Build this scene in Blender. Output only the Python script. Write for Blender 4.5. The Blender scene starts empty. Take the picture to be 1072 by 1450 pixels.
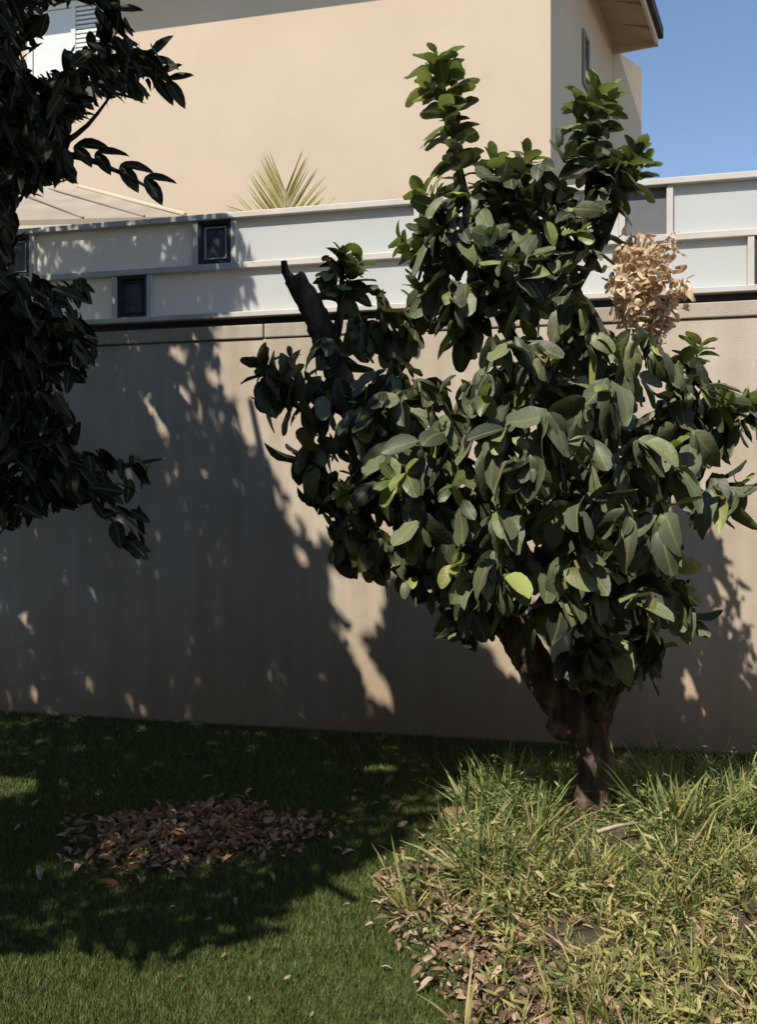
import bpy, bmesh, math, random
import numpy as np
from mathutils import Vector, Matrix, noise

random.seed(7)
rng = np.random.default_rng(7)
scene = bpy.context.scene
C = scene.collection

# ------------------------------------------------------------------ camera, sky, sun, exposure
F = 1250.0; CX = 536.0; HY = 719.0; EYE = 1.5
cam_d = bpy.data.cameras.new("camera"); cam = bpy.data.objects.new("camera", cam_d); C.objects.link(cam)
cam.location = (0, 0, EYE); cam.rotation_euler = (math.radians(90), 0, 0)
cam_d.sensor_fit = 'VERTICAL'; cam_d.sensor_height = 36.0; cam_d.lens = 36.0 * F / 1450.0
cam_d.shift_y = -6.0 / 1450.0
cam_d.clip_start = 0.05; cam_d.clip_end = 2000
scene.camera = cam

SUN_EL = math.radians(53); SUN_AZ = math.radians(34)      # light travels towards +Y, +X
LD = Vector((math.cos(SUN_EL) * math.sin(SUN_AZ), math.cos(SUN_EL) * math.cos(SUN_AZ), -math.sin(SUN_EL)))
world = bpy.data.worlds.new("World"); scene.world = world; world.use_nodes = True
wn = world.node_tree.nodes; wl = world.node_tree.links
sky = wn.new("ShaderNodeTexSky"); sky.sky_type = 'NISHITA'; sky.sun_disc = False
sky.sun_elevation = SUN_EL; sky.sun_rotation = math.pi + SUN_AZ
sky.air_density = 1.0; sky.dust_density = 0.0; sky.ozone_density = 1.3
wn["Background"].inputs[1].default_value = 0.145
wl.new(sky.outputs[0], wn["Background"].inputs[0])
sd = bpy.data.lights.new("sun", 'SUN'); sd.energy = 5.0; sd.angle = math.radians(0.55); sd.color = (1.0, 0.93, 0.82)
sun = bpy.data.objects.new("sun", sd); C.objects.link(sun)
sun.rotation_euler = LD.to_track_quat('-Z', 'Y').to_euler(); sun.location = (-6, -8, 14)
scene.view_settings.view_transform = 'Standard'; scene.view_settings.look = 'None'
scene.view_settings.gamma = 1.0; scene.view_settings.exposure = 0.22

# ------------------------------------------------------------------ helpers
def P(x, y, d):                                            # photograph pixel at a depth -> point
    return Vector(((x - CX) / F * d, d, EYE + (HY - y) / F * d))
def G(x, y):                                               # photograph pixel -> point on the ground
    d = EYE * F / (y - HY); return Vector(((x - CX) / F * d, d, 0))

def tag(o, label=None, cat=None, group=None, kind=None):
    if label: o["label"] = label
    if cat: o["category"] = cat
    if group: o["group"] = group
    if kind: o["kind"] = kind
    return o
def link(o, parent=None):
    C.objects.link(o)
    if parent: o.parent = parent
    return o
def mesh_obj(name, verts, faces, mat, parent=None, smooth=False, uvs=None):
    me = bpy.data.meshes.new(name)
    me.from_pydata(verts if isinstance(verts, list) else verts.tolist(), [], faces if isinstance(faces, list) else faces.tolist())
    if uvs is not None:
        uvl = me.uv_layers.new(name="leaf")
        idx = np.empty(len(me.loops), dtype=np.int32); me.loops.foreach_get("vertex_index", idx)
        uvl.data.foreach_set("uv", np.asarray(uvs, dtype=np.float32)[idx].ravel())
    if smooth: me.polygons.foreach_set("use_smooth", [True] * len(me.polygons))
    if mat: me.materials.append(mat)
    me.update()
    return link(bpy.data.objects.new(name, me), parent)
def empty(name, loc=(0, 0, 0), rz=0):
    o = bpy.data.objects.new(name, None); o.location = loc; o.rotation_euler = (0, 0, rz); o.empty_display_size = 0.2
    return link(o)
def box(name, x0, x1, y0, y1, z0, z1, mat, parent=None, bev=0.0):
    bm = bmesh.new(); bmesh.ops.create_cube(bm, size=1)
    for v in bm.verts:
        v.co = Vector(((x0 + x1) / 2 + v.co.x * (x1 - x0), (y0 + y1) / 2 + v.co.y * (y1 - y0), (z0 + z1) / 2 + v.co.z * (z1 - z0)))
    if bev: bmesh.ops.bevel(bm, geom=bm.edges[:], offset=bev, segments=2, affect='EDGES', profile=0.5)
    me = bpy.data.meshes.new(name); bm.to_mesh(me); bm.free(); me.materials.append(mat)
    return link(bpy.data.objects.new(name, me), parent)
def tube(pts, rad, seg=10, wob=0.0, seed=0):
    V = []; Fc = []; n = len(pts); pts = [Vector(p) for p in pts]
    up = Vector((0.3, 1, 0.2)).normalized()
    for i, p in enumerate(pts):
        t = (pts[min(i + 1, n - 1)] - pts[max(i - 1, 0)]).normalized()
        a = t.cross(up); a = a.normalized() if a.length > 1e-4 else Vector((1, 0, 0)); b = t.cross(a)
        for k in range(seg):
            th = 2 * math.pi * k / seg
            w = 1 + wob * noise.noise(Vector((math.cos(th) * 1.3 + seed, math.sin(th) * 1.3, i * 0.45)))
            V.append(p + (a * math.cos(th) + b * math.sin(th)) * rad[i] * w)
    for i in range(n - 1):
        for k in range(seg):
            k2 = (k + 1) % seg
            Fc.append([i * seg + k, i * seg + k2, (i + 1) * seg + k2, (i + 1) * seg + k])
    Fc.append(list(range(seg))[::-1]); Fc.append([(n - 1) * seg + k for k in range(seg)])
    return [list(v) for v in V], Fc
def spline(pts, n):                                        # Catmull-Rom through 3D points (or any tuples)
    p = np.array([list(q) for q in pts], float); p = np.vstack([2 * p[0] - p[1], p, 2 * p[-1] - p[-2]])
    out = []; m = len(p) - 3
    for i in range(m):
        for t in np.linspace(0, 1, n, endpoint=(i == m - 1)):
            a, b, c, d = p[i], p[i + 1], p[i + 2], p[i + 3]
            out.append(0.5 * (2 * b + (c - a) * t + (2 * a - 5 * b + 4 * c - d) * t * t + (-a + 3 * b - 3 * c + d) * t ** 3))
    return out
def join(parts):
    V = []; Fc = []
    for v, f in parts:
        o = len(V); V += v; Fc += [[i + o for i in q] for q in f]
    return V, Fc
def inpoly(x, y, poly):
    c = False; j = len(poly) - 1
    for i in range(len(poly)):
        xi, yi = poly[i]; xj, yj = poly[j]
        if (yi > y) != (yj > y) and x < (xj - xi) * (y - yi) / (yj - yi) + xi: c = not c
        j = i
    return c
def proj(p):
    return (CX + p[0] / p[1] * F, HY - (p[2] - EYE) / p[1] * F)
def rv(): return Vector(rng.normal(size=3))

# ------------------------------------------------------------------ materials
def new_mat(name):
    m = bpy.data.materials.new(name); m.use_nodes = True
    return m, m.node_tree.nodes, m.node_tree.links, m.node_tree.nodes["Principled BSDF"]
def ramp(n, stops):
    r = n.new("ShaderNodeValToRGB"); e = r.color_ramp.elements
    e[0].position, e[0].color = stops[0][0], (*stops[0][1], 1); e[1].position, e[1].color = stops[-1][0], (*stops[-1][1], 1)
    for p, c in stops[1:-1]: k = e.new(p); k.color = (*c, 1)
    return r
def noise_mat(name, stops, scale=8, rough=0.85, bump=0.0, bscale=60, spec=0.3, detail=6, dist=0.01, stretch=(1, 1, 1)):
    m, n, l, b = new_mat(name)
    tc = n.new("ShaderNodeTexCoord"); mp = n.new("ShaderNodeMapping"); mp.inputs["Scale"].default_value = stretch
    l.new(tc.outputs["Object"], mp.inputs[0])
    t = n.new("ShaderNodeTexNoise"); t.inputs["Scale"].default_value = scale; t.inputs["Detail"].default_value = detail
    l.new(mp.outputs[0], t.inputs[0])
    r = ramp(n, stops); l.new(t.outputs["Fac"], r.inputs[0]); l.new(r.outputs[0], b.inputs["Base Color"])
    b.inputs["Roughness"].default_value = rough; b.inputs["Specular IOR Level"].default_value = spec
    if bump:
        t2 = n.new("ShaderNodeTexNoise"); t2.inputs["Scale"].default_value = bscale; t2.inputs["Detail"].default_value = 5
        l.new(mp.outputs[0], t2.inputs[0])
        bp = n.new("ShaderNodeBump"); bp.inputs["Strength"].default_value = bump; bp.inputs["Distance"].default_value = dist
        l.new(t2.outputs["Fac"], bp.inputs["Height"]); l.new(bp.outputs[0], b.inputs["Normal"])
    return m
def leaf_mat(name, stops, rough=0.4, spec=0.5, transl=0.2, tcol=(0.25, 0.35, 0.05), vein=0.35, veincol=(0.25, 0.3, 0.1), bump=0.10, rvar=0.12):
    m, n, l, b = new_mat(name)
    oi = n.new("ShaderNodeObjectInfo"); ge = n.new("ShaderNodeNewGeometry")
    ad = n.new("ShaderNodeMath"); ad.operation = 'ADD'; fr = n.new("ShaderNodeMath"); fr.operation = 'FRACT'
    l.new(oi.outputs["Random"], ad.inputs[0]); l.new(ge.outputs["Random Per Island"], ad.inputs[1]); l.new(ad.outputs[0], fr.inputs[0])
    r = ramp(n, stops); l.new(fr.outputs[0], r.inputs[0])
    uv = n.new("ShaderNodeUVMap"); uv.uv_map = "leaf"; sp = n.new("ShaderNodeSeparateXYZ"); l.new(uv.outputs[0], sp.inputs[0])
    # midrib: |u-.5| small ; side veins: sin of v plus slant of |u-.5|
    s1 = n.new("ShaderNodeMath"); s1.operation = 'SUBTRACT'; s1.inputs[1].default_value = 0.5; l.new(sp.outputs[0], s1.inputs[0])
    a1 = n.new("ShaderNodeMath"); a1.operation = 'ABSOLUTE'; l.new(s1.outputs[0], a1.inputs[0])
    mr = n.new("ShaderNodeMapRange"); mr.inputs[1].default_value = 0.02; mr.inputs[2].default_value = 0.07; mr.inputs[3].default_value = 1; mr.inputs[4].default_value = 0
    l.new(a1.outputs[0], mr.inputs[0])
    m1 = n.new("ShaderNodeMath"); m1.operation = 'MULTIPLY_ADD'; m1.inputs[1].default_value = -0.45; l.new(a1.outputs[0], m1.inputs[0]); l.new(sp.outputs[1], m1.inputs[2])
    m2 = n.new("ShaderNodeMath"); m2.operation = 'MULTIPLY'; m2.inputs[1].default_value = 42; l.new(m1.outputs[0], m2.inputs[0])
    m3 = n.new("ShaderNodeMath"); m3.operation = 'SINE'; l.new(m2.outputs[0], m3.inputs[0])
    nz = n.new("ShaderNodeTexNoise"); nz.inputs["Scale"].default_value = 30; tc = n.new("ShaderNodeTexCoord"); l.new(tc.outputs["Object"], nz.inputs[0])
    mx = n.new("ShaderNodeMix"); mx.data_type = 'RGBA'; mx.blend_type = 'MIX'
    mv = n.new("ShaderNodeMath"); mv.operation = 'MULTIPLY'; mv.inputs[1].default_value = vein; l.new(mr.outputs[0], mv.inputs[0])
    l.new(mv.outputs[0], mx.inputs["Factor"]); l.new(r.outputs[0], mx.inputs["A"]); mx.inputs["B"].default_value = (*veincol, 1)
    hv = n.new("ShaderNodeHueSaturation"); mrn = n.new("ShaderNodeMapRange"); mrn.inputs[3].default_value = 0.5; mrn.inputs[4].default_value = 1.5
    l.new(nz.outputs["Fac"], mrn.inputs[0]); l.new(mrn.outputs[0], hv.inputs["Value"]); l.new(mx.outputs["Result"], hv.inputs["Color"])
    l.new(hv.outputs[0], b.inputs["Base Color"])
    rr = n.new("ShaderNodeMapRange"); rr.inputs[3].default_value = rough - rvar; rr.inputs[4].default_value = rough + rvar
    l.new(nz.outputs["Fac"], rr.inputs[0]); l.new(rr.outputs[0], b.inputs["Roughness"])
    b.inputs["Specular IOR Level"].default_value = spec
    hs = n.new("ShaderNodeMath"); hs.operation = 'MULTIPLY_ADD'; hs.inputs[1].default_value = -3.0; l.new(mr.outputs[0], hs.inputs[0]); l.new(m3.outputs[0], hs.inputs[2])
    bp = n.new("ShaderNodeBump"); bp.inputs["Strength"].default_value = bump; bp.inputs["Distance"].default_value = 0.0015
    l.new(hs.outputs[0], bp.inputs["Height"]); l.new(bp.outputs[0], b.inputs["Normal"])
    if transl:
        tr = n.new("ShaderNodeBsdfTranslucent"); tm = n.new("ShaderNodeMix"); tm.data_type = 'RGBA'; tm.blend_type = 'MIX'; tm.inputs["Factor"].default_value = 0.5
        l.new(hv.outputs[0], tm.inputs["A"]); tm.inputs["B"].default_value = (*tcol, 1); l.new(tm.outputs["Result"], tr.inputs[0])
        ms = n.new("ShaderNodeMixShader"); ms.inputs[0].default_value = transl
        l.new(b.outputs[0], ms.inputs[1]); l.new(tr.outputs[0], ms.inputs[2]); l.new(ms.outputs[0], n["Material Output"].inputs[0])
    return m

def stucco(name, c1, c2, c3, bump=0.35, streak=True, warm_shade=False):
    m, n, l, b = new_mat(name)
    tc = n.new("ShaderNodeTexCoord")
    t = n.new("ShaderNodeTexNoise"); t.inputs["Scale"].default_value = 1.1; t.inputs["Detail"].default_value = 7; t.inputs["Roughness"].default_value = 0.62
    l.new(tc.outputs["Object"], t.inputs[0])
    r = ramp(n, [(0.3, c1), (0.52, c2), (0.72, c3)]); l.new(t.outputs["Fac"], r.inputs[0]); col = r.outputs[0]
    if streak:
        mp = n.new("ShaderNodeMapping"); mp.inputs["Scale"].default_value = (5, 5, 0.35); l.new(tc.outputs["Object"], mp.inputs[0])
        t3 = n.new("ShaderNodeTexNoise"); t3.inputs["Scale"].default_value = 1.3; t3.inputs["Detail"].default_value = 5; l.new(mp.outputs[0], t3.inputs[0])
        r3 = ramp(n, [(0.35, (0.82, 0.79, 0.74)), (0.62, (1, 1, 1))]); l.new(t3.outputs["Fac"], r3.inputs[0])
        mx = n.new("ShaderNodeMix"); mx.data_type = 'RGBA'; mx.blend_type = 'MULTIPLY'; mx.inputs["Factor"].default_value = 0.8
        l.new(col, mx.inputs["A"]); l.new(r3.outputs[0], mx.inputs["B"]); col = mx.outputs["Result"]
    if warm_shade:  # brown tint towards the wall base, painting in the warm shade there
        sx = n.new("ShaderNodeSeparateXYZ"); l.new(tc.outputs["Object"], sx.inputs[0])
        nz = n.new("ShaderNodeTexNoise"); nz.inputs["Scale"].default_value = 2.3; nz.inputs["Detail"].default_value = 6; l.new(tc.outputs["Object"], nz.inputs[0])
        ma = n.new("ShaderNodeMath"); ma.operation = 'MULTIPLY_ADD'; ma.inputs[1].default_value = -1.1; l.new(nz.outputs["Fac"], ma.inputs[0]); l.new(sx.outputs[2], ma.inputs[2])
        mr = n.new("ShaderNodeMapRange"); mr.inputs[1].default_value = -0.55; mr.inputs[2].default_value = 0.25; mr.inputs[3].default_value = 0.75; mr.inputs[4].default_value = 0.0; l.new(ma.outputs[0], mr.inputs[0])
        mx = n.new("ShaderNodeMix"); mx.data_type = 'RGBA'; l.new(mr.outputs[0], mx.inputs["Factor"]); l.new(col, mx.inputs["A"]); mx.inputs["B"].default_value = (0.42, 0.29, 0.165, 1); col = mx.outputs["Result"]
    l.new(col, b.inputs["Base Color"]); b.inputs["Roughness"].default_value = 0.92; b.inputs["Specular IOR Level"].default_value = 0.15
    t2 = n.new("ShaderNodeTexNoise"); t2.inputs["Scale"].default_value = 130; t2.inputs["Detail"].default_value = 4; l.new(tc.outputs["Object"], t2.inputs[0])
    t4 = n.new("ShaderNodeTexNoise"); t4.inputs["Scale"].default_value = 9; t4.inputs["Detail"].default_value = 3; l.new(tc.outputs["Object"], t4.inputs[0])
    am = n.new("ShaderNodeMath"); am.operation = 'MULTIPLY_ADD'; am.inputs[1].default_value = 1.6; l.new(t4.outputs["Fac"], am.inputs[0]); l.new(t2.outputs["Fac"], am.inputs[2])
    bp = n.new("ShaderNodeBump"); bp.inputs["Strength"].default_value = bump; bp.inputs["Distance"].default_value = 0.006
    l.new(am.outputs[0], bp.inputs["Height"]); l.new(bp.outputs[0], b.inputs["Normal"])
    return m

M = {}
M['wall'] = stucco('garden_wall_render', (0.46, 0.385, 0.30), (0.565, 0.48, 0.385), (0.625, 0.54, 0.44), warm_shade=True)
M['coping'] = stucco('coping_render', (0.42, 0.36, 0.29), (0.50, 0.43, 0.35), (0.55, 0.48, 0.39), bump=0.5)
M['house'] = stucco('house_render', (0.55, 0.44, 0.325), (0.58, 0.465, 0.345), (0.605, 0.485, 0.36), bump=0.12, streak=False)
M['alu'] = noise_mat('pale_painted_metal', [(0.3, (0.55, 0.51, 0.45)), (0.7, (0.66, 0.62, 0.56))], scale=6, rough=0.5, spec=0.5)
M['panel'] = noise_mat('pale_grey_panel', [(0.3, (0.72, 0.735, 0.715)), (0.7, (0.78, 0.79, 0.77))], scale=2.2, rough=0.45, spec=0.4)
nt = M['panel'].node_tree; _tr = nt.nodes.new('ShaderNodeBsdfTranslucent'); _tr.inputs[0].default_value = (0.85, 0.86, 0.83, 1); _mx = nt.nodes.new('ShaderNodeMixShader'); _mx.inputs[0].default_value = 0.38
nt.links.new(nt.nodes['Principled BSDF'].outputs[0], _mx.inputs[1]); nt.links.new(_tr.outputs[0], _mx.inputs[2]); nt.links.new(_mx.outputs[0], nt.nodes['Material Output'].inputs[0])
M['tile'] = noise_mat('dark_tile_panel', [(0.3, (0.07, 0.07, 0.08)), (0.7, (0.12, 0.12, 0.14))], scale=7, rough=0.35, spec=0.5)
M['tile_grey'] = noise_mat('mid_grey_panel', [(0.3, (0.13, 0.13, 0.14)), (0.7, (0.17, 0.17, 0.185))], scale=5, rough=0.5, spec=0.4)
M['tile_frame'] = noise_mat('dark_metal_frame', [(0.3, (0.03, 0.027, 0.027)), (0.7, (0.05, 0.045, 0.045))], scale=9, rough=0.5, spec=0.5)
M['bark'] = noise_mat('citrus_bark', [(0.3, (0.032, 0.021, 0.016)), (0.48, (0.085, 0.054, 0.040)), (0.6, (0.14, 0.10, 0.078)), (0.75, (0.26, 0.21, 0.17))], scale=22, rough=0.92, bump=1.0, bscale=55, dist=0.02, stretch=(1, 1, 0.22), detail=9)
M['cut'] = noise_mat('sawn_wood', [(0.3, (0.13, 0.09, 0.06)), (0.7, (0.26, 0.19, 0.13))], scale=30, rough=0.9, bump=0.4)
M['bark_dark'] = noise_mat('dark_bark', [(0.3, (0.03, 0.022, 0.016)), (0.7, (0.09, 0.068, 0.05))], scale=12, rough=0.95, bump=0.8, bscale=40, stretch=(1, 1, 0.4))
M['citrus'] = leaf_mat('citrus_leaf', [(0.0, (0.030, 0.035, 0.020)), (0.3, (0.062, 0.070, 0.038)), (0.55, (0.11, 0.120, 0.066)), (0.8, (0.16, 0.172, 0.092)), (0.92, (0.20, 0.22, 0.085)), (0.98, (0.30, 0.33, 0.09)), (1.0, (0.12, 0.07, 0.035))], rough=0.5, spec=0.36, transl=0.10, tcol=(0.2, 0.3, 0.03))
M['young'] = leaf_mat('young_citrus_leaf', [(0.0, (0.07, 0.09, 0.03)), (0.5, (0.17, 0.20, 0.055)), (1.0, (0.30, 0.32, 0.09))], rough=0.42, spec=0.5, transl=0.28, tcol=(0.3, 0.4, 0.05))
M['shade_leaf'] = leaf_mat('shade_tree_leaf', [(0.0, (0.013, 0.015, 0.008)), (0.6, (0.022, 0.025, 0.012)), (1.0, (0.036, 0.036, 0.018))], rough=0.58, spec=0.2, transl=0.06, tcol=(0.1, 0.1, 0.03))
M['dry'] = leaf_mat('dry_fallen_leaf', [(0.0, (0.24, 0.125, 0.065)), (0.4, (0.42, 0.245, 0.13)), (0.75, (0.54, 0.35, 0.21)), (1.0, (0.60, 0.48, 0.35))], rough=0.75, spec=0.25, transl=0.05, tcol=(0.3, 0.2, 0.1), veincol=(0.3, 0.2, 0.12))
M['litter'] = leaf_mat('weathered_litter', [(0.0, (0.10, 0.06, 0.035)), (0.4, (0.22, 0.14, 0.085)), (0.75, (0.34, 0.24, 0.155)), (1.0, (0.44, 0.35, 0.26))], rough=0.8, spec=0.2, transl=0.05, tcol=(0.3, 0.2, 0.1), veincol=(0.3, 0.2, 0.12))
M['withered'] = leaf_mat('withered_leaf', [(0.0, (0.40, 0.24, 0.15)), (0.1, (0.66, 0.45, 0.28)), (0.55, (0.80, 0.62, 0.42)), (0.85, (0.84, 0.72, 0.56)), (1.0, (0.66, 0.60, 0.30))], rough=0.8, spec=0.2, transl=0.35, tcol=(0.6, 0.42, 0.2), veincol=(0.3, 0.2, 0.1))
M['weed'] = leaf_mat('weed_blade', [(0.0, (0.11, 0.14, 0.04)), (0.25, (0.24, 0.26, 0.075)), (0.5, (0.42, 0.39, 0.13)), (0.72, (0.52, 0.44, 0.20)), (0.88, (0.50, 0.36, 0.20)), (1.0, (0.24, 0.14, 0.08))], rough=0.55, spec=0.35, transl=0.3, tcol=(0.3, 0.36, 0.08), vein=0.2)
M['weed_green'] = leaf_mat('green_weed_blade', [(0.0, (0.08, 0.12, 0.035)), (0.5, (0.16, 0.21, 0.07)), (1.0, (0.29, 0.32, 0.12))], rough=0.5, spec=0.4, transl=0.3, tcol=(0.2, 0.32, 0.05), vein=0.2)
M['palm'] = leaf_mat('palm_leaflet', [(0.0, (0.30, 0.28, 0.07)), (0.6, (0.48, 0.42, 0.13)), (1.0, (0.58, 0.49, 0.22))], rough=0.5, spec=0.4, transl=0.3, tcol=(0.5, 0.45, 0.1), vein=0.2)
M['turf'] = leaf_mat('turf_blade', [(0.0, (0.065, 0.098, 0.024)), (0.5, (0.112, 0.152, 0.04)), (0.85, (0.155, 0.19, 0.058)), (1.0, (0.23, 0.23, 0.11))], rough=0.5, spec=0.35, transl=0.15, tcol=(0.1, 0.16, 0.03), vein=0.0, bump=0.0)
M['turf_base'] = noise_mat('turf_base', [(0.3, (0.020, 0.032, 0.009)), (0.7, (0.038, 0.055, 0.016))], scale=40, rough=0.95, bump=0.6, bscale=300)
M['soil'] = noise_mat('bed_soil', [(0.3, (0.05, 0.036, 0.025)), (0.6, (0.10, 0.075, 0.052)), (0.8, (0.16, 0.12, 0.085))], scale=18, rough=0.97, bump=1.0, bscale=70, dist=0.02)
M['ground'] = noise_mat('bare_ground', [(0.3, (0.12, 0.10, 0.075)), (0.7, (0.2, 0.165, 0.125))], scale=3, rough=0.95, bump=0.4)
M['roof'] = noise_mat('dark_roof_tile', [(0.3, (0.045, 0.04, 0.038)), (0.7, (0.08, 0.07, 0.065))], scale=5, rough=0.8, bump=0.5)
M['soffit'] = noise_mat('soffit_boards', [(0.35, (0.40, 0.30, 0.20)), (0.65, (0.50, 0.38, 0.26))], scale=3, rough=0.8, stretch=(1, 6, 1))
M['fascia'] = noise_mat('fascia_paint', [(0.3, (0.58, 0.47, 0.36)), (0.7, (0.66, 0.55, 0.43))], scale=5, rough=0.7)
M['shutter'] = noise_mat('shutter_paint', [(0.3, (0.62, 0.64, 0.60)), (0.7, (0.72, 0.73, 0.69))], scale=4, rough=0.6)
M['window_dark'] = noise_mat('window_glass_dark', [(0.3, (0.035, 0.04, 0.045)), (0.7, (0.06, 0.065, 0.07))], scale=3, rough=0.12, spec=0.6)
M['window_trim'] = noise_mat('window_trim', [(0.3, (0.22, 0.17, 0.13)), (0.7, (0.28, 0.22, 0.17))], scale=4, rough=0.7)
M['canopy'] = noise_mat('canopy_sheet', [(0.3, (0.30, 0.25, 0.19)), (0.7, (0.38, 0.32, 0.25))], scale=3, rough=0.75, spec=0.3)
M['stick'] = noise_mat('bleached_wood', [(0.3, (0.32, 0.27, 0.2)), (0.7, (0.48, 0.42, 0.33))], scale=30, rough=0.9, bump=0.4)

# ------------------------------------------------------------------ ground
def sheet(name, pts, z, mat, kind='structure'):
    o = mesh_obj(name, [[x, y, z] for x, y in pts], [list(range(len(pts)))], mat); tag(o, kind=kind); return o
ground = sheet('ground', [(-300, -300), (300, -300), (300, 300), (-300, 300)], -0.012, M['ground'])
tag(ground, 'bare earth ground reaching out under the lawn and beyond the wall')

# wall frame: s along the wall (to the right), n towards the camera
WANG = -math.atan(0.2275); WU = Vector((math.cos(WANG), math.sin(WANG), 0)); WN = Vector((WU.y, -WU.x, 0)); W0 = Vector((0, 5.855, 0))
def Wp(s, n, z): return W0 + WU * s + WN * n + Vector((0, 0, z))
def s_at(x):                                               # pixel column -> s on the wall plane
    k = (x - CX) / F; Y = 5.855 / (1 + 0.2275 * k); return k * Y / WU.x
a0, a1 = Wp(-12, -0.02, 0), Wp(12, -0.02, 0)
lawn = sheet('lawn', [(-12, -14), (12, -14), (a1.x, a1.y), (a0.x, a0.y)], -0.004, M['turf_base'])
tag(lawn, 'artificial green turf lawn in front of the garden wall')

BED = [(0.58, 4.6), (0.40, 4.15), (0.27, 3.78), (0.06, 3.45), (0.12, 3.2), (0.17, 3.0), (0.26, 2.8), (0.36, 2.6), (0.42, 2.3), (1.6, 2.0), (2.9, 2.2), (3.3, 3.2), (3.2, 4.6), (2.3, 5.05), (1.4, 4.95), (0.95, 4.9)]
bedp = spline([(x, y, 0) for x, y in BED + [BED[0]]], 6)[:-1]
bc = np.mean(np.array(bedp), axis=0)
bedp = [p + (p - bc) / np.linalg.norm(p - bc) * 0.07 * noise.noise(Vector((p[0] * 5, p[1] * 5, 0))) for p in spline([tuple(p) for p in bedp + [bedp[0]]], 3)[:-1]]
bv = [[bc[0], bc[1], 0.07]]; bf = []; rings = 9; nb = len(bedp)
for r in range(1, rings + 1):
    t = r / rings
    for p in bedp:
        x = bc[0] + (p[0] - bc[0]) * t; y = bc[1] + (p[1] - bc[1]) * t
        bv.append([x, y, 0.002 + 0.06 * (1 - t ** 3) + 0.035 * (1 - t ** 6) * noise.noise(Vector((x * 4, y * 4, 3)))])
for k in range(nb):
    bf.append([0, 1 + k, 1 + (k + 1) % nb])
    for r in range(rings - 1):
        o = 1 + r * nb; q = 1 + (r + 1) * nb; bf.append([o + k, q + k, q + (k + 1) % nb, o + (k + 1) % nb])
bed = mesh_obj('planting_bed', bv, bf, M['soil'], smooth=True); tag(bed, 'bare soil bed around the citrus trunk under the weeds', kind='structure')
BEDPOLY = [(p[0], p[1]) for p in bedp]

# ------------------------------------------------------------------ garden wall with coping
wr = empty('garden_wall', W0, WANG)
tag(wr, 'tall beige rendered garden wall behind the citrus tree, half in shade', 'wall')
box('wall_body', -12.5, 12.5, 0, 0.24, -0.3, 2.655, M['wall'], wr, 0.006)
s = -12.5; k = 0
while s < 12.5:
    e = min(s + 1.95, 12.5); dz = random.uniform(-0.004, 0.004)
    box('coping', s, e - 0.008, -0.012 + random.uniform(-0.003, 0.003), 0.252, 2.66, 2.758 + dz, M['coping'], wr, 0.008); s = e

for s0, s1 in ((-5.6, -5.36), (4.6, 4.84)):                  # side walls added out of view to cut the sky light
    box('sky_blocker_wall', s0, s1, -9.2, -0.002, -0.3, 2.655, M['wall'], wr, 0.006)
    box('coping', s0 - 0.012, s1 + 0.012, -9.2, -0.016, 2.66, 2.758, M['coping'], wr, 0.008)

# ------------------------------------------------------------------ unseen house added behind the viewer to block sky light
blocker = empty('sky_blocker_house', (-0.4, -3.2, 0), WANG); tag(blocker, 'plain cream house added unseen behind the viewer to deepen the shade', 'house')
box('wall', -5.6, 5.6, -4.0, 0.0, 0, 6.4, M['house'], blocker)
box('roof_slab', -5.8, 5.8, -4.2, 0.25, 6.405, 6.6, M['fascia'], blocker, 0.01)
for x0, x1, z0, z1, nm in ((-4.3, -2.9, 0.9, 2.2, 'window'), (2.6, 4.0, 0.9, 2.2, 'window'), (-4.3, -2.9, 3.9, 5.2, 'window'), (-0.9, 0.9, 3.9, 5.2, 'window'), (2.6, 4.0, 3.9, 5.2, 'window'), (-1.2, 1.2, 0.02, 2.25, 'patio_door')):
    wd_ = box(nm, x0, x1, 0.003, 0.02, z0, z1, M['window_dark'], blocker)
    for a0_, a1_, b0_, b1_ in ((x0 - 0.06, x0, z0, z1), (x1, x1 + 0.06, z0, z1), (x0 - 0.06, x1 + 0.06, z1 + 0.001, z1 + 0.06), ((x0 + x1) / 2 - 0.03, (x0 + x1) / 2 + 0.03, z0 + 0.001, z1 - 0.001)):
        box('frame', a0_, a1_, 0.004, 0.06, b0_, b1_, M['shutter'], wd_, 0.003)

# ------------------------------------------------------------------ panel fence on the wall
fr = empty('panel_fence', W0 + Vector((0, 0, 2.77)), WANG)
tag(fr, 'two-row fence of pale grey panels and dark square tiles on the wall', 'fence')
ZB0, ZB1, ZM0, ZM1, ZT0, ZT1 = 0.034, 0.070, 0.375, 0.418, 0.722, 0.762
box('bottom_rail', -7.4, 6.9, -0.045, 0.085, ZB0, ZB1, M['alu'], fr, 0.004)
box('rail_shadow_strip', -7.4, 6.9, 0.012, 0.07, -0.004, ZB0 - 0.001, M['tile_frame'], fr)  # dark strip standing in for the shadow line under the bottom rail
box('middle_rail', -7.4, 6.9, -0.012, 0.070, ZM0, ZM1, M['alu'], fr, 0.004)
box('top_rail', -7.4, 6.9, -0.022, 0.080, ZT0, ZT1, M['alu'], fr, 0.004)
upper = [-5.9, -4.3, s_at(20), s_at(303), 0.40, s_at(915), 3.2, 4.7, 6.2]
lower = [-6.6, -5.0, -3.4, s_at(186), 0.78, 2.45, 3.95, 5.5]
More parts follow.
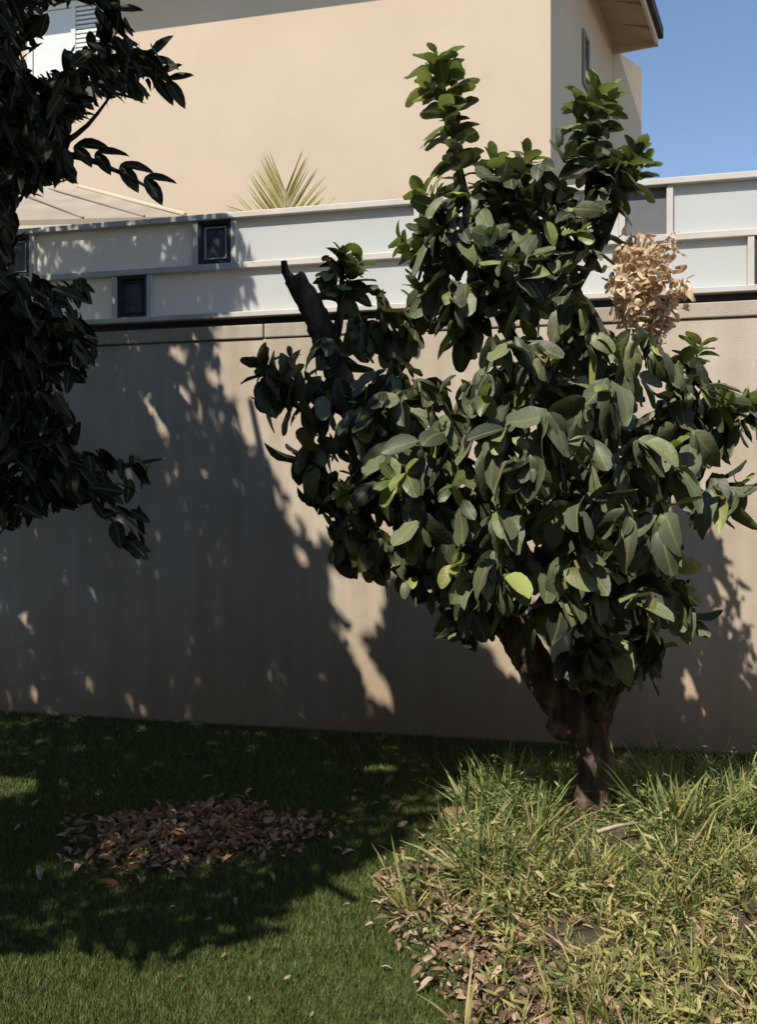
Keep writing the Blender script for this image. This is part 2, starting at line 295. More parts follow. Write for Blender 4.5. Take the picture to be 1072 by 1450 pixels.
def row(tiles, z0, z1, wt):
    xs = [-7.4]
    for t in tiles: xs += [t - wt / 2 - 0.03, t + wt / 2 + 0.03]
    xs.append(6.9)
    posts = xs[1:-1]
    for x in posts: box('post', x - 0.019, x + 0.019, -0.006, 0.06, z0 + 0.001, z1 - 0.001, M['alu'], fr, 0.003)
    for i in range(0, len(xs), 2):                         # pale panels between the tiles
        a = xs[i] + (0.019 if i else 0); b = xs[i + 1] - 0.019
        o = box('panel', a + 0.002, b - 0.002, 0.024, 0.04, z0 + 0.002, z1 - 0.002, M['panel'], fr)
    for ti, t in enumerate(tiles):
        h = wt / 2 + 0.011 - 0.002
        if abs(t - s_at(915)) < 0.01:
            box('square_tile', t - h, t + h, 0.030, 0.046, z0 + 0.003, z1 - 0.003, M['tile_grey'], fr); continue
        tl = box('square_tile', t - h, t + h, 0.030, 0.046, z0 + 0.003, z1 - 0.003, M['tile'], fr)
        fw = 0.022
        for (xa, xb, za, zb) in ((t - h, t + h, z0 + 0.003, z0 + 0.003 + fw), (t - h, t + h, z1 - 0.003 - fw, z1 - 0.003),
                                 (t - h, t - h + fw, z0 + 0.0035 + fw, z1 - 0.0035 - fw), (t + h - fw, t + h, z0 + 0.0035 + fw, z1 - 0.0035 - fw)):
            box('tile_frame', xa, xb, 0.004, 0.0295, za, zb, M['tile_frame'], tl, 0.003)
        g = 0.040; w2 = 0.008                                # thin inner light line
        for (xa, xb, za, zb) in ((t - h + g, t + h - g, z0 + g, z0 + g + w2), (t - h + g, t + h - g, z1 - g - w2, z1 - g),
                                 (t - h + g, t - h + g + w2, z0 + g + w2 + 0.001, z1 - g - w2 - 0.001), (t + h - g - w2, t + h - g, z0 + g + w2 + 0.001, z1 - g - w2 - 0.001)):
            box('inner_trim', xa, xb, 0.020, 0.0296, za, zb, M['alu'] if z0 > 0.3 else M['tile_frame'], tl, 0.002)
row(upper, ZM1, ZT0, 0.225)
row(lower, ZB1, ZM0, 0.21)

# ------------------------------------------------------------------ house behind the fence
B = Vector((1.855, 9.5, 0)); HU = WU; RD = Vector((0.44, 0.898, 0)); RN = Vector((0.898, -0.44, 0))
A = B - HU * 11; Cc = B + RD * 3.31; Bk = A + RD * 5.2
house = empty('house', B); tag(house, 'beige rendered house with hipped dark roof rising behind the fence', 'house')
def hp(v): return [v.x - B.x, v.y - B.y, v.z]
def prism(name, pts, z0, z1, mat, par):
    n = len(pts); V = [hp(Vector((p.x, p.y, z0))) for p in pts] + [hp(Vector((p.x, p.y, z1))) for p in pts]
    Fq = [[i, (i + 1) % n, n + (i + 1) % n, n + i] for i in range(n)] + [list(range(n, 2 * n)), list(range(n))[::-1]]
    return mesh_obj(name, V, Fq, mat, par)
prism('wall', [A, B, Cc, Bk], 0, 8.2, M['house'], house)
D = P(909, HY, 13.05); D.z = 0
prism('side_wing', [Cc + RN * 0.004 + RD * 0.01, D, D + Vector((-1.8, 2.6, 0)), Cc + Vector((-1.4, 2.6, 0))], 0, 8.0, M['house'], house)
# roof: shallow pyramid with overhang
HN = Vector((HU.y, -HU.x, 0))
OV = 0.617
def offs(p, n1, n2, o1=0.49):                                       # corner offset along two normals
    import mathutils
    m = np.array([[n1.x, n1.y], [n2.x, n2.y]]); r = np.linalg.solve(m, np.array([o1, OV])); return Vector((p.x + r[0], p.y + r[1], 0))
BN = -HN
CORN = [offs(A, HN, -RN), offs(B, HN, RN), Cc + RN * OV + RD * 0.05, Bk - RN * OV + RD * 0.05]
apex = (CORN[0] + CORN[1] + CORN[2] + CORN[3]) / 4
ZE = 7.95; ZA = 7.95 + 0.42 * 4.2
def pyr(name, corners, ze, za, thick, mat, par, lower_only=False):
    V = [hp(Vector((c.x, c.y, ze))) for c in corners] + [hp(Vector((apex.x, apex.y, za)))]
    Fq = [[i, (i + 1) % 4, 4] for i in range(4)]
    V += [[v[0], v[1], v[2] + thick] for v in V]
    Fq = [f[::-1] for f in Fq] + [[i + 5, (i + 1) % 4 + 5, 9] for i in range(4)] + [[i, (i + 1) % 4, (i + 1) % 4 + 5, i + 5] for i in range(4)]
    return mesh_obj(name, V, Fq, mat, par)
ext = [c + (c - apex).normalized() * 0.07 for c in CORN]
roof = pyr('roof', ext, ZE + 0.06, ZA + 0.09, 0.14, M['roof'], house)
pyr('soffit', [c - (c - apex).normalized() * 0.03 for c in CORN], ZE + 0.004, ZA + 0.02, 0.035, M['soffit'], roof)
for i in range(4):
    c1, c2 = CORN[i], CORN[(i + 1) % 4]; d = (c2 - c1).normalized(); n_ = Vector((d.y, -d.x, 0))
    ps = [c1 + d * 0.004, c2 - d * 0.004, c2 - d * 0.004 - n_ * 0.035, c1 + d * 0.004 - n_ * 0.035]
    V = [hp(Vector((p.x, p.y, ZE - 0.05))) for p in ps] + [hp(Vector((p.x, p.y, ZE + 0.075))) for p in ps]
    mesh_obj('fascia', V, [[0, 1, 5, 4], [1, 2, 6, 5], [2, 3, 7, 6], [3, 0, 4, 7], [4, 5, 6, 7], [3, 2, 1, 0]], M['fascia'], roof)
for t in np.arange(0.4, 3.2, 0.62):                         # rafter tails under the right eave
    p0 = B + RD * t; ps = [p0 + RN * 0.01, p0 + RN * 0.56, p0 + RN * 0.56 + RD * 0.07, p0 + RN * 0.01 + RD * 0.07]
    zz = [8.17, 7.94, 7.94, 8.17]
    V = [hp(Vector((p.x, p.y, z - 0.02))) for p, z in zip(ps, zz)] + [hp(Vector((p.x, p.y, z + 0.05))) for p, z in zip(ps, zz)]
    mesh_obj('rafter', V, [[0, 1, 5, 4], [1, 2, 6, 5], [2, 3, 7, 6], [3, 0, 4, 7], [4, 5, 6, 7], [3, 2, 1, 0]], M['soffit'], roof)
def hrect(name, o, u, n_, x0, x1, z0, z1, d0, d1, mat, par, bev=0.003):
    V = []
    for z in (z0, z1):
        for x, d in ((x0, d1), (x1, d1), (x1, d0), (x0, d0)):
            q = o + u * x + n_ * d; V.append(hp(Vector((q.x, q.y, z))))
    return mesh_obj(name, V, [[0, 1, 5, 4], [1, 2, 6, 5], [2, 3, 7, 6], [3, 0, 4, 7], [4, 5, 6, 7], [3, 2, 1, 0]], mat, par)
# slim window of the shaded side
tw = 1.50
w = hrect('slim_window', B, RD, RN, tw, tw + 0.20, 6.75, 7.30, 0.0, 0.012, M['window_dark'], house)
for x0, x1, z0, z1 in ((tw - 0.06, tw - 0.002, 6.69, 7.36), (tw + 0.202, tw + 0.26, 6.69, 7.36), (tw - 0.002, tw + 0.202, 6.69, 6.748), (tw - 0.002, tw + 0.202, 7.302, 7.36)):
    hrect('window_frame', B, RD, RN, x0, x1, z0, z1, 0.0, 0.03, M['window_trim'], w)
# shuttered window at the left of the front
def hs_at(x):                                              # pixel column -> distance along the front from B
    k = (x - CX) / F; Y = (9.5 + 0.2275 * 1.855) / (1 + 0.2275 * k); return (k * Y - B.x) / HU.x, Y
x0, yw = hs_at(50); x1, _ = hs_at(150)
zt = EYE + (HY - 22) / F * yw; zb = EYE + (HY - 112) / F * yw
win = hrect('shuttered_window', B, HU, HN, x0, x1, zb, zt, -0.0, 0.02, M['window_dark'], house)
xm = x0 + (x1 - x0) * 0.58
for xa, xb, za, zb_ in ((x0 - 0.07, x0 - 0.001, zb - 0.07, zt + 0.07), (x1 + 0.001, x1 + 0.07, zb - 0.07, zt + 0.07), (x0, x1, zt + 0.001, zt + 0.07), (x0, x1, zb - 0.07, zb - 0.001), (xm - 0.03, xm + 0.03, zb + 0.001, zt - 0.001)):
    hrect('window_frame', B, HU, HN, xa, xb, za, zb_, 0.0, 0.07, M['shutter'], win)
hrect('window_sill', B, HU, HN, x0 - 0.12, x1 + 0.12, zb - 0.13, zb - 0.072, 0.0, 0.13, M['fascia'], win)
hrect('shutter_panel', B, HU, HN, x0 + 0.005, xm - 0.035, zb + 0.004, zt - 0.004, 0.021, 0.05, M['shutter'], win)
z = zb + 0.02
while z < zt - 0.04:
    hrect('slat', B, HU, HN, xm + 0.035, x1 - 0.005, z, z + 0.035, 0.021, 0.06, M['shutter'], win); z += 0.055
# ------------------------------------------------------------------ neighbour's canopy roof
can = empty('canopy_roof', P(60, 300, 8.0)); tag(can, 'low sloping beige canopy roof just above the fence at left', 'canopy')
co = can.location
c_pts = [P(40, 258, 8.6), P(108, 268, 8.6), P(262, 306, 7.3), P(60, 312, 7.3)]
V = [list(p - co) for p in c_pts]; V += [[v[0], v[1], v[2] - 0.05] for v in V]
# extend to the left beyond the frame
ex = [P(-220, 262, 8.6), P(-220, 318, 7.3)]
Vc = [list(ex[0] - co), list(c_pts[1] - co), list(c_pts[2] - co), list(ex[1] - co)]; Vc += [[v[0], v[1], v[2] - 0.045] for v in Vc]
FQ = [[0, 1, 5, 4], [1, 2, 6, 5], [2, 3, 7, 6], [3, 0, 4, 7], [3, 2, 1, 0], [4, 5, 6, 7]]
mesh_obj('roof_sheet', Vc, FQ, M['canopy'], can)
def bar(name, p, q, r, mat, par, seg=6):
    v, f = tube([p, q], [r, r], seg); return mesh_obj(name, v, f, mat, par)
up = Vector((0, 0, 0.035))
bar('edge_beam', c_pts[1] - co + up, c_pts[2] - co + up * 0.4, 0.016, M['fascia'], can)
for t in (0.12, 0.30, 0.52):
    a_ = c_pts[1].lerp(ex[0], t) - co + up * 0.25; b_ = c_pts[2].lerp(ex[1], t) - co + up * 0.25
    bar('roof_rib', a_, b_, 0.010, M['canopy'], can)
for p in (c_pts[1], c_pts[2], ex[0], ex[1]):
    q = Vector((p.x, p.y, 0)); bar('post', q - co, p - co + Vector((0, 0, -0.045)), 0.05, M['fascia'], can)

# ------------------------------------------------------------------ leaf templates
def leaf_template(L, Wd, fold, droop, wave=0.0, twist=0.0, prof=((0, 0.0), (0.12, 0.55), (0.3, 0.92), (0.5, 1.0), (0.7, 0.82), (0.87, 0.45), (1, 0.0)), seed=0):
    V = []; U = []; Fc = []; prev = None; rr = random.Random(seed)
    for t, w in prof:
        y = L * t; z = -droop * L * t * t; hw = Wd * 0.5 * w; a = twist * t
        if w == 0:
            V.append((0, y, z)); U.append((0.5, t)); cur = [len(V) - 1]
        else:
            cur = []
            for sx in (-1, 0, 1):
                dz = abs(sx) * (hw * fold + wave * L * rr.uniform(-1, 1)); x = sx * hw
                V.append((x * math.cos(a) - dz * math.sin(a), y + wave * L * 0.5 * rr.uniform(-1, 1) * abs(sx), z + x * math.sin(a) + dz * math.cos(a))); U.append((0.5 + 0.5 * sx * w, t)); cur.append(len(V) - 1)
        if prev is not None:
            if len(prev) == 1 and len(cur) == 3: Fc += [[prev[0], cur[1], cur[0]], [prev[0], cur[2], cur[1]]]
            elif len(prev) == 3 and len(cur) == 3:
                for i in (0, 1): Fc += [[prev[i], prev[i + 1], cur[i + 1]], [prev[i], cur[i + 1], cur[i]]]
            else: Fc += [[prev[0], prev[1], cur[0]], [prev[1], prev[2], cur[0]]]
        prev = cur
    return np.array(V), np.array(Fc), np.array(U)
def frame(d, n):
    d = d.normalized(); x = d.cross(n)
    if x.length < 1e-4: x = d.cross(Vector((0.3, 0.7, 0.5)))
    x.normalize(); z = x.cross(d)
    return Matrix((x, d, z)).transposed()                  # columns x, d, z
def joined_leaves(name, leaves, temps, mat, parent=None, extra=None):
    Vs = []; Fs = []; Us = []; o = 0
    for p, m, s_, k in leaves:
        v, f, u = temps[k]
        R = np.array(m) * s_
        Vs.append(v @ R.T + np.array(p)); Fs.append(f + o); Us.append(u); o += len(v)
    return mesh_obj(name, np.vstack(Vs), np.vstack(Fs), mat, parent, True, np.vstack(Us))
def single_leaves(name, leaves, temps, mat, parent, origin):
    meshes = []
    for k, (v, f, u) in enumerate(temps):
        o = mesh_obj(name, v, f, mat, None, True, u); meshes.append(o.data); bpy.data.objects.remove(o)
    out = []
    for p, m, s_, k in leaves:
        o = bpy.data.objects.new(name, meshes[k]); link(o, parent)
        o.matrix_local = Matrix.Translation(Vector(p) - origin) @ (m.to_4x4() @ Matrix.Diagonal((s_, s_, s_, 1))); out.append(o)
    return out

# ------------------------------------------------------------------ citrus tree
TD = 4.2
base = G(838, 1168); base.z = 0.0
citrus = empty('citrus_tree', base)
tag(citrus, 'citrus tree with broad glossy dark leaves and forked trunk in the weed bed', 'tree')
def T(x, y, dd=0.0): return P(x, y, base.y + dd)
def chain(ctrl, n=7, seg=12, wob=0.12, seed=0):
    pts = spline([(*T(x, y, dd), r / F * base.y) for x, y, dd, r in ctrl], n)
    return tube([p[:3] - np.array(base) for p in pts], [max(0.002, p[3]) for p in pts], seg, wob, seed)
limbs = [
    chain([(838, 1192, 0, 42), (838, 1165, 0, 32), (838, 1140, 0, 27), (840, 1090, 0, 24), (838, 1050, 0, 25), (832, 1010, 0, 24), (815, 990, 0.0, 20)], seed=1),
    chain([(836, 1056, 0, 20), (808, 1012, 0, 27), (768, 958, -0.02, 26), (728, 893, -0.05, 25), (680, 810, -0.02, 25), (610, 720, 0.02, 22), (540, 640, 0.05, 21), (490, 560, 0.05, 20), (462, 480, 0.04, 19), (432, 418, 0.02, 17), (415, 392, 0.0, 15)], seed=2),
    chain([(838, 1056, 0, 19), (850, 1005, 0.02, 20), (856, 960, 0.05, 18), (840, 860, 0.1, 19), (815, 740, 0.12, 17), (800, 600, 0.1, 14), (790, 450, 0.08, 10), (830, 300, 0.05, 7), (838, 200, 0.02, 4)], seed=3),
]
tv, tf = join(limbs)
trunk = mesh_obj('trunk', tv, tf, M['bark'], citrus, True)
md = trunk.modifiers.new('fuse', 'REMESH'); md.mode = 'VOXEL'; md.voxel_size = 0.011; md.use_smooth_shade = True
ms = trunk.modifiers.new('smooth', 'SMOOTH'); ms.iterations = 4; ms.factor = 0.5
tx = bpy.data.textures.new('bark_relief', 'CLOUDS'); tx.noise_scale = 0.05
dm = trunk.modifiers.new('relief', 'DISPLACE'); dm.texture = tx; dm.strength = 0.028; dm.mid_level = 0.5
# stub at the fork, knot below it, sawn ends
for nm, ctrl in (('stub', [(842, 1010, -0.04, 18), (858, 990, -0.07, 17), (868, 976, -0.09, 14)]), ('stub', [(812, 1035, -0.02, 14), (792, 1030, -0.05, 17), (782, 1024, -0.07, 11)]),
                 ('snag', [(412, 396, 0, 8), (404, 384, 0, 6), (402, 370, 0, 4.5)])):
    v, f = chain(ctrl, 4, 9, 0.2, 5); mesh_obj(nm, v, f, M['bark'], citrus, True)
brs = [[(640, 760, 0, 14), (600, 690, -0.2, 9), (570, 620, -0.3, 4)], [(700, 850, -0.05, 14), (720, 740, -0.25, 9), (700, 600, -0.35, 4)],
       [(470, 500, 0, 9), (482, 440, 0, 6), (485, 365, 0, 3)], [(500, 590, 0, 8), (440, 560, -0.05, 5), (375, 530, -0.05, 3)],
       [(800, 600, 0.1, 10), (700, 430, 0, 8), (655, 260, 0, 6), (640, 180, 0, 4), (620, 85, 0, 2)], [(815, 740, 0.1, 12), (900, 640, 0, 8), (990, 590, 0.05, 5), (1062, 572, 0.1, 3)],
       [(805, 640, 0.1, 9), (880, 520, 0.05, 6), (920, 440, 0.05, 4), (925, 360, 0.02, 2)], [(840, 860, 0.1, 10), (900, 830, -0.15, 7), (960, 870, -0.2, 3)],
       [(790, 450, 0.08, 8), (860, 330, 0.02, 5), (898, 225, 0, 2)], [(852, 960, 0, 10), (870, 920, -0.15, 6), (900, 900, -0.25, 3)], [(720, 870, -0.05, 10), (660, 870, -0.15, 6), (660, 850, -0.25, 3)]]
for i, c in enumerate(brs):
    v, f = chain(c, 5, 8, 0.15, 10 + i); mesh_obj('branch', v, f, M['bark'], citrus, True)

PROFB = ((0, 0.0), (0.07, 0.42), (0.22, 0.82), (0.42, 1.0), (0.64, 0.97), (0.82, 0.76), (0.94, 0.42), (1, 0.0))
CT = [leaf_template(1, w, fo, dr, wave=wv, twist=tw_, prof=PROFB, seed=i) for i, (w, fo, dr, wv, tw_) in enumerate(
    [(0.56, 0.30, 0.22, 0.030, 0.1), (0.60, -0.35, 0.55, 0.045, -0.35), (0.52, 0.42, 0.15, 0.028, 0.3), (0.62, -0.45, 0.70, 0.055, 0.3), (0.54, 0.55, 0.30, 0.032, -0.45), (0.58, 0.22, -0.12, 0.036, 0.5), (0.52, -0.6, 0.95, 0.06, 1.0), (0.64, 0.12, 0.75, 0.065, -0.9)])]
CROWN = [(625, 62), (668, 130), (660, 180), (680, 225), (730, 215), (785, 235), (790, 170), (810, 120), (870, 115), (878, 170), (860, 200), (915, 215), (918, 250), (895, 280), (885, 340), (862, 362), (830, 380), (845, 420), (900, 440), (930, 490), (990, 478), (1012, 520), (1100, 540), (1100, 600), (1030, 625), (1010, 640), (1055, 690), (1045, 730), (985, 765), (975, 800), (990, 850), (998, 900), (960, 915), (960, 945), (925, 955), (870, 975), (820, 975), (780, 925), (740, 890), (700, 880), (675, 922), (640, 900), (625, 855), (590, 850), (565, 825), (540, 832), (515, 800), (470, 812), (452, 790), (462, 740), (440, 700), (412, 680), (415, 620), (440, 600), (400, 590), (355, 555), (350, 510), (420, 490), (462, 470), (440, 430), (450, 355), (515, 350), (520, 395), (560, 410), (600, 420), (600, 385), (560, 350), (560, 325), (588, 310), (600, 270), (632, 235), (600, 190), (575, 130)]
GAPS = [[(828, 372), (868, 352), (868, 420), (838, 425)], [(583, 470), (645, 460), (640, 525), (600, 535)]]
blobs = [(690, 270, 70, 0), (780, 270, 70, 0), (640, 330, 60, -.1), (740, 340, 80, .1), (820, 330, 50, 0), (880, 250, 35, 0), (700, 400, 75, -.15), (790, 410, 60, .05), (615, 355, 45, 0), (650, 440, 50, 0),
         (485, 390, 35, 0), (500, 450, 50, .05), (395, 535, 42, -.05), (470, 520, 50, -.1), (560, 450, 45, .1), (450, 640, 36, 0), (520, 590, 60, -.1), (480, 690, 34, -.05), (560, 530, 55, -.05),
         (600, 600, 80, -.25), (700, 520, 80, -.35), (790, 500, 80, -.3), (880, 490, 60, -.1), (850, 600, 90, -.4), (740, 640, 90, -.5), (640, 690, 80, -.4), (550, 690, 70, -.2), (500, 750, 50, -.1), (560, 770, 55, -.2),
         (960, 560, 55, 0), (1010, 570, 45, .1), (1060, 575, 30, .1), (940, 650, 70, -.15), (1010, 680, 45, 0), (900, 720, 80, -.35), (800, 740, 90, -.5), (700, 780, 80, -.4), (620, 800, 50, -.25), (660, 850, 50, -.2), (760, 830, 60, -.35), (850, 830, 80, -.4), (930, 820, 60, -.2), (955, 880, 40, -.1), (870, 915, 50, -.25), (830, 930, 40, -.15), (910, 930, 35, -.1),
         (600, 620, 90, .4), (720, 560, 100, .5), (850, 560, 100, .5), (700, 720, 100, .4), (850, 720, 100, .4), (940, 600, 70, .3), (540, 650, 70, .3), (720, 350, 80, .35), (820, 830, 70, .3), (760, 300, 60, .3)]
leaves = []; young = []
for bx, by, br_, dd in blobs:
    c = T(bx, by, dd); r = br_ / F * c.y
    sites = int((5 + 95 * r * r + 9 * r) * (1.45 if by < 460 and 560 < bx < 900 else 0.9))
    for _ in range(sites):
        o0 = rv().normalized(); c0 = c + o0 * r * (0.2 + 0.8 * rng.random() ** 0.8)
        big = (0.118 + 0.062 * min(1, max(0, (by - 300) / 350))) * rng.uniform(0.8, 1.12)
        tone = rv() * 0.25
        for _k in range(int(rng.integers(5, 9))):
            o = (o0 * 0.7 + rv() * 0.55).normalized()
            p = c0 + rv() * 0.018
            L = min(0.168, big * rng.choice([0.4, 0.6, 0.8, 0.95, 1.05, 1.2]) * rng.uniform(0.92, 1.06))
            d = o * 0.85 + rv() * 0.3 + Vector((0, -0.08, -1.0 if by > 420 else -0.15))
            if d.length < 0.1: continue
            d.normalize()
            nn = o * 0.45 + Vector((-0.15, -0.25, 0.7)) + tone + rv() * 0.42
            q1 = proj(p + d * L * 0.5); q2 = proj(p + d * L)
            if not inpoly(*q1, CROWN) or (not inpoly(*q2, CROWN) and rng.random() < 0.7): continue
            if any(inpoly(*q1, g) or inpoly(*q2, g) for g in GAPS): continue
            leaves.append((p, frame(d, nn), L, int(rng.integers(0, 8))))
def shoot(ctrl, n, L0, L1, up=0.55, young_from=0.5):
    pts = [Vector(p) for p in spline([T(*q) for q in ctrl], 12)]
    for i in range(n):
        t = (i + 0.5) / n; j = min(len(pts) - 2, int(t * (len(pts) - 1))); p = pts[j].lerp(pts[j + 1], t * (len(pts) - 1) - j)
        ax = (pts[min(j + 2, len(pts) - 1)] - pts[j]).normalized(); a = i * 2.4 + rng.uniform(-0.3, 0.3)
        x = ax.cross(Vector((0, 1, 0.1))).normalized(); y = ax.cross(x); o = x * math.cos(a) + y * math.sin(a)
        d = (o * (1 - up * t * 0.9) + ax * (up * (0.35 + t)) + rv() * 0.12).normalized(); nn = ax - o * 0.4 + rv() * 0.15
        L = (L0 + (L1 - L0) * t) * rng.uniform(0.85, 1.25) * 1.12
        (young if t > young_from and rng.random() < 0.75 else leaves).append((p, frame(d, nn), L, int(rng.integers(0, 6))))
shoot([(655, 255), (640, 180), (622, 88)], 40, 0.095, 0.125, up=0.42, young_from=0.5); shoot([(630, 130), (622, 95), (618, 72)], 12, 0.11, 0.06, up=0.6, young_from=0.1)
shoot([(632, 190), (620, 140), (606, 118)], 14, 0.10, 0.10, up=0.4); shoot([(636, 170), (642, 140), (648, 112)], 12, 0.10, 0.09, up=0.4)
shoot([(838, 255), (836, 180), (848, 130)], 40, 0.12, 0.11, up=0.42, young_from=0.55)
shoot([(825, 210), (818, 165), (822, 140)], 14, 0.10, 0.075, up=0.42, young_from=0.5); shoot([(848, 190), (862, 155), (866, 138)], 12, 0.09, 0.07, up=0.42, young_from=0.5)
shoot([(860, 290), (888, 240), (902, 212)], 26, 0.12, 0.08, young_from=0.35)
shoot([(880, 280), (905, 250), (914, 225)], 12, 0.10, 0.07, young_from=0.3)
shoot([(700, 270), (695, 240), (700, 222)], 12, 0.12, 0.08); shoot([(740, 260), (742, 235), (748, 218)], 12, 0.12, 0.08)
shoot([(620, 380), (590, 360), (568, 338)], 18, 0.10, 0.08, young_from=0.2); shoot([(640, 300), (610, 280), (600, 268)], 12, 0.10, 0.08)
shoot([(478, 430), (482, 385), (486, 358)], 24, 0.11, 0.07, young_from=0.45); shoot([(500, 430), (505, 390), (508, 365)], 12, 0.1, 0.07, young_from=0.5)
shoot([(430, 550), (395, 530), (362, 515)], 18, 0.12, 0.085, young_from=2); shoot([(440, 590), (405, 570), (375, 575)], 14, 0.12, 0.09, young_from=2)
shoot([(970, 540), (988, 505), (994, 485)], 18, 0.11, 0.07, young_from=0.6); shoot([(980, 590), (1030, 572), (1078, 560)], 26, 0.11, 0.08, young_from=0.3)
shoot([(980, 640), (1020, 680), (1042, 705)], 18, 0.15, 0.12, young_from=2); shoot([(560, 450), (590, 420), (596, 405)], 14, 0.1, 0.08, young_from=0.3)
shoot([(545, 700, -0.1), (505, 740, -0.12), (478, 775, -0.12)], 16, 0.17, 0.15, up=0.3, young_from=2); shoot([(520, 690, -0.05), (480, 700, -0.05), (455, 720, -0.05)], 10, 0.16, 0.13, up=0.3, young_from=2)
shoot([(590, 770, -0.15), (560, 800, -0.15), (540, 820, -0.15)], 10, 0.14, 0.12, up=0.3, young_from=2); shoot([(690, 840, -0.2), (670, 870, -0.2), (664, 895, -0.2)], 12, 0.15, 0.12, up=0.3, young_from=2)
shoot([(470, 610, -0.05), (440, 630, -0.05), (428, 650, -0.05)], 10, 0.16, 0.14, up=0.3, young_from=2); shoot([(860, 900, -0.2), (840, 930, -0.2), (835, 955, -0.2)], 12, 0.14, 0.12, up=0.3, young_from=2)
shoot([(940, 860), (970, 860), (985, 880)], 12, 0.13, 0.1, young_from=2); shoot([(925, 780), (945, 790, -0.15), (955, 800, -0.2)], 8, 0.12, 0.1, young_from=0.2)
for px_, py_, dd in ((690, 560, -.55), (640, 690, -.75), (575, 670, -.55), (950, 640, -.35), (560, 680, -.5), (820, 330, -.25), (490, 700, -.35), (640, 800, -.55)):   # pale fresh sprigs
    c = T(px_, py_, dd)
    for _ in range(5):
        d = (rv() * 0.6 + Vector((0, -0.5, -0.1))).normalized(); young.append((c, frame(d, Vector((-0.3, -0.6, 0.8)) + rv() * 0.2), rng.uniform(0.07, 0.13), int(rng.integers(0, 6))))
def split300(ls, n):
    inf = sorted(ls, key=lambda q: q[0][1] - q[2] * 2.0); return inf[:n], inf[n:]
near, rest = split300(leaves, 270)
crown = joined_leaves('crown', [(q[0] - base, q[1], q[2], q[3]) for q in rest], CT, M['citrus'], citrus); tag(crown, kind='stuff')
single_leaves('leaf', near, CT, M['citrus'], crown, base)
yo = joined_leaves('young_foliage', [(q[0] - base, q[1], q[2], q[3]) for q in young], CT, M['young'], citrus); tag(yo, 'pale fresh yellow-green shoots at the tips', kind='stuff')
# withered branch at the right of the crown
WT = [leaf_template(1, 0.55, 0.6, 0.5, wave=0.06, twist=0.8, seed=31), leaf_template(1, 0.6, 0.9, -0.4, wave=0.07, twist=-0.9, seed=32), leaf_template(1, 0.5, 0.3, 0.9, wave=0.05, twist=0.5, seed=33)]
wb = []; DRY = [(868, 345), (900, 335), (955, 332), (962, 350), (935, 365), (945, 385), (978, 395), (975, 420), (955, 440), (950, 470), (930, 500), (905, 505), (890, 480), (880, 440), (862, 400)]
tw_parts = [chain([(915, 505, 0.0, 4), (915, 440, -0.02, 3), (905, 380, -0.02, 2), (912, 335, 0, 1.2)], 5, 6, 0.1, 40), chain([(916, 460, 0, 2.5), (945, 425, 0, 1.8), (972, 402, 0.02, 1)], 5, 6, 0.1, 41),
            chain([(912, 430, 0, 2), (885, 390, -0.05, 1.4), (876, 350, -0.05, 1)], 5, 6, 0.1, 42), chain([(905, 390, 0, 2), (930, 360, 0.03, 1.4), (955, 338, 0.05, 1)], 5, 6, 0.1, 43)]
v, f = join(tw_parts); wbr = mesh_obj('withered_branch', v, f, M['stick'], citrus, True); tag(wbr, 'withered twig with tan and orange dry leaves')
TWG = [[(914, 500, 0), (905, 440, -.03), (890, 390, -.05), (878, 348, -.05)], [(914, 480, 0), (912, 420, 0), (905, 370, 0), (912, 336, 0)], [(915, 470, 0), (930, 420, .03), (935, 375, .05), (955, 336, .06)], [(918, 470, 0), (945, 430, 0), (972, 404, .03)],
       [(905, 430, -.05), (880, 410, -.1), (868, 385, -.12)], [(915, 440, -.05), (925, 400, -.1), (948, 384, -.1)], [(905, 470, -.05), (888, 440, -.08), (876, 425, -.1)], [(918, 490, 0), (940, 465, .02), (952, 440, .03)], [(908, 400, .05), (895, 370, .08), (890, 340, .1)], [(912, 410, -.05), (915, 385, -.08), (925, 350, -.1)]]
tw2 = []
for q in TWG:
    pts = [np.array(T(*k)) for k in q]; sp_ = spline(pts, 8)
    tw2.append(tube([k - np.array(base) for k in sp_], list(np.linspace(0.006, 0.002, len(sp_))), 5))
    for k in range(95):
        j = rng.random() ** 0.8; p = Vector(sp_[min(len(sp_) - 1, int(j * len(sp_)))]) + rv() * 0.021
        wb.append((p - base, frame(rv() + Vector((0, 0, -0.4)), rv()), rng.choice([0.026, 0.036, 0.046, 0.06]) * rng.uniform(0.85, 1.1), int(rng.integers(0, 3))))
v, f = join(tw2); mesh_obj('twig', v, f, M['stick'], wbr, True)
wf = joined_leaves('withered_leaves', wb, WT, M['withered'], wbr); tag(wf, kind='stuff')

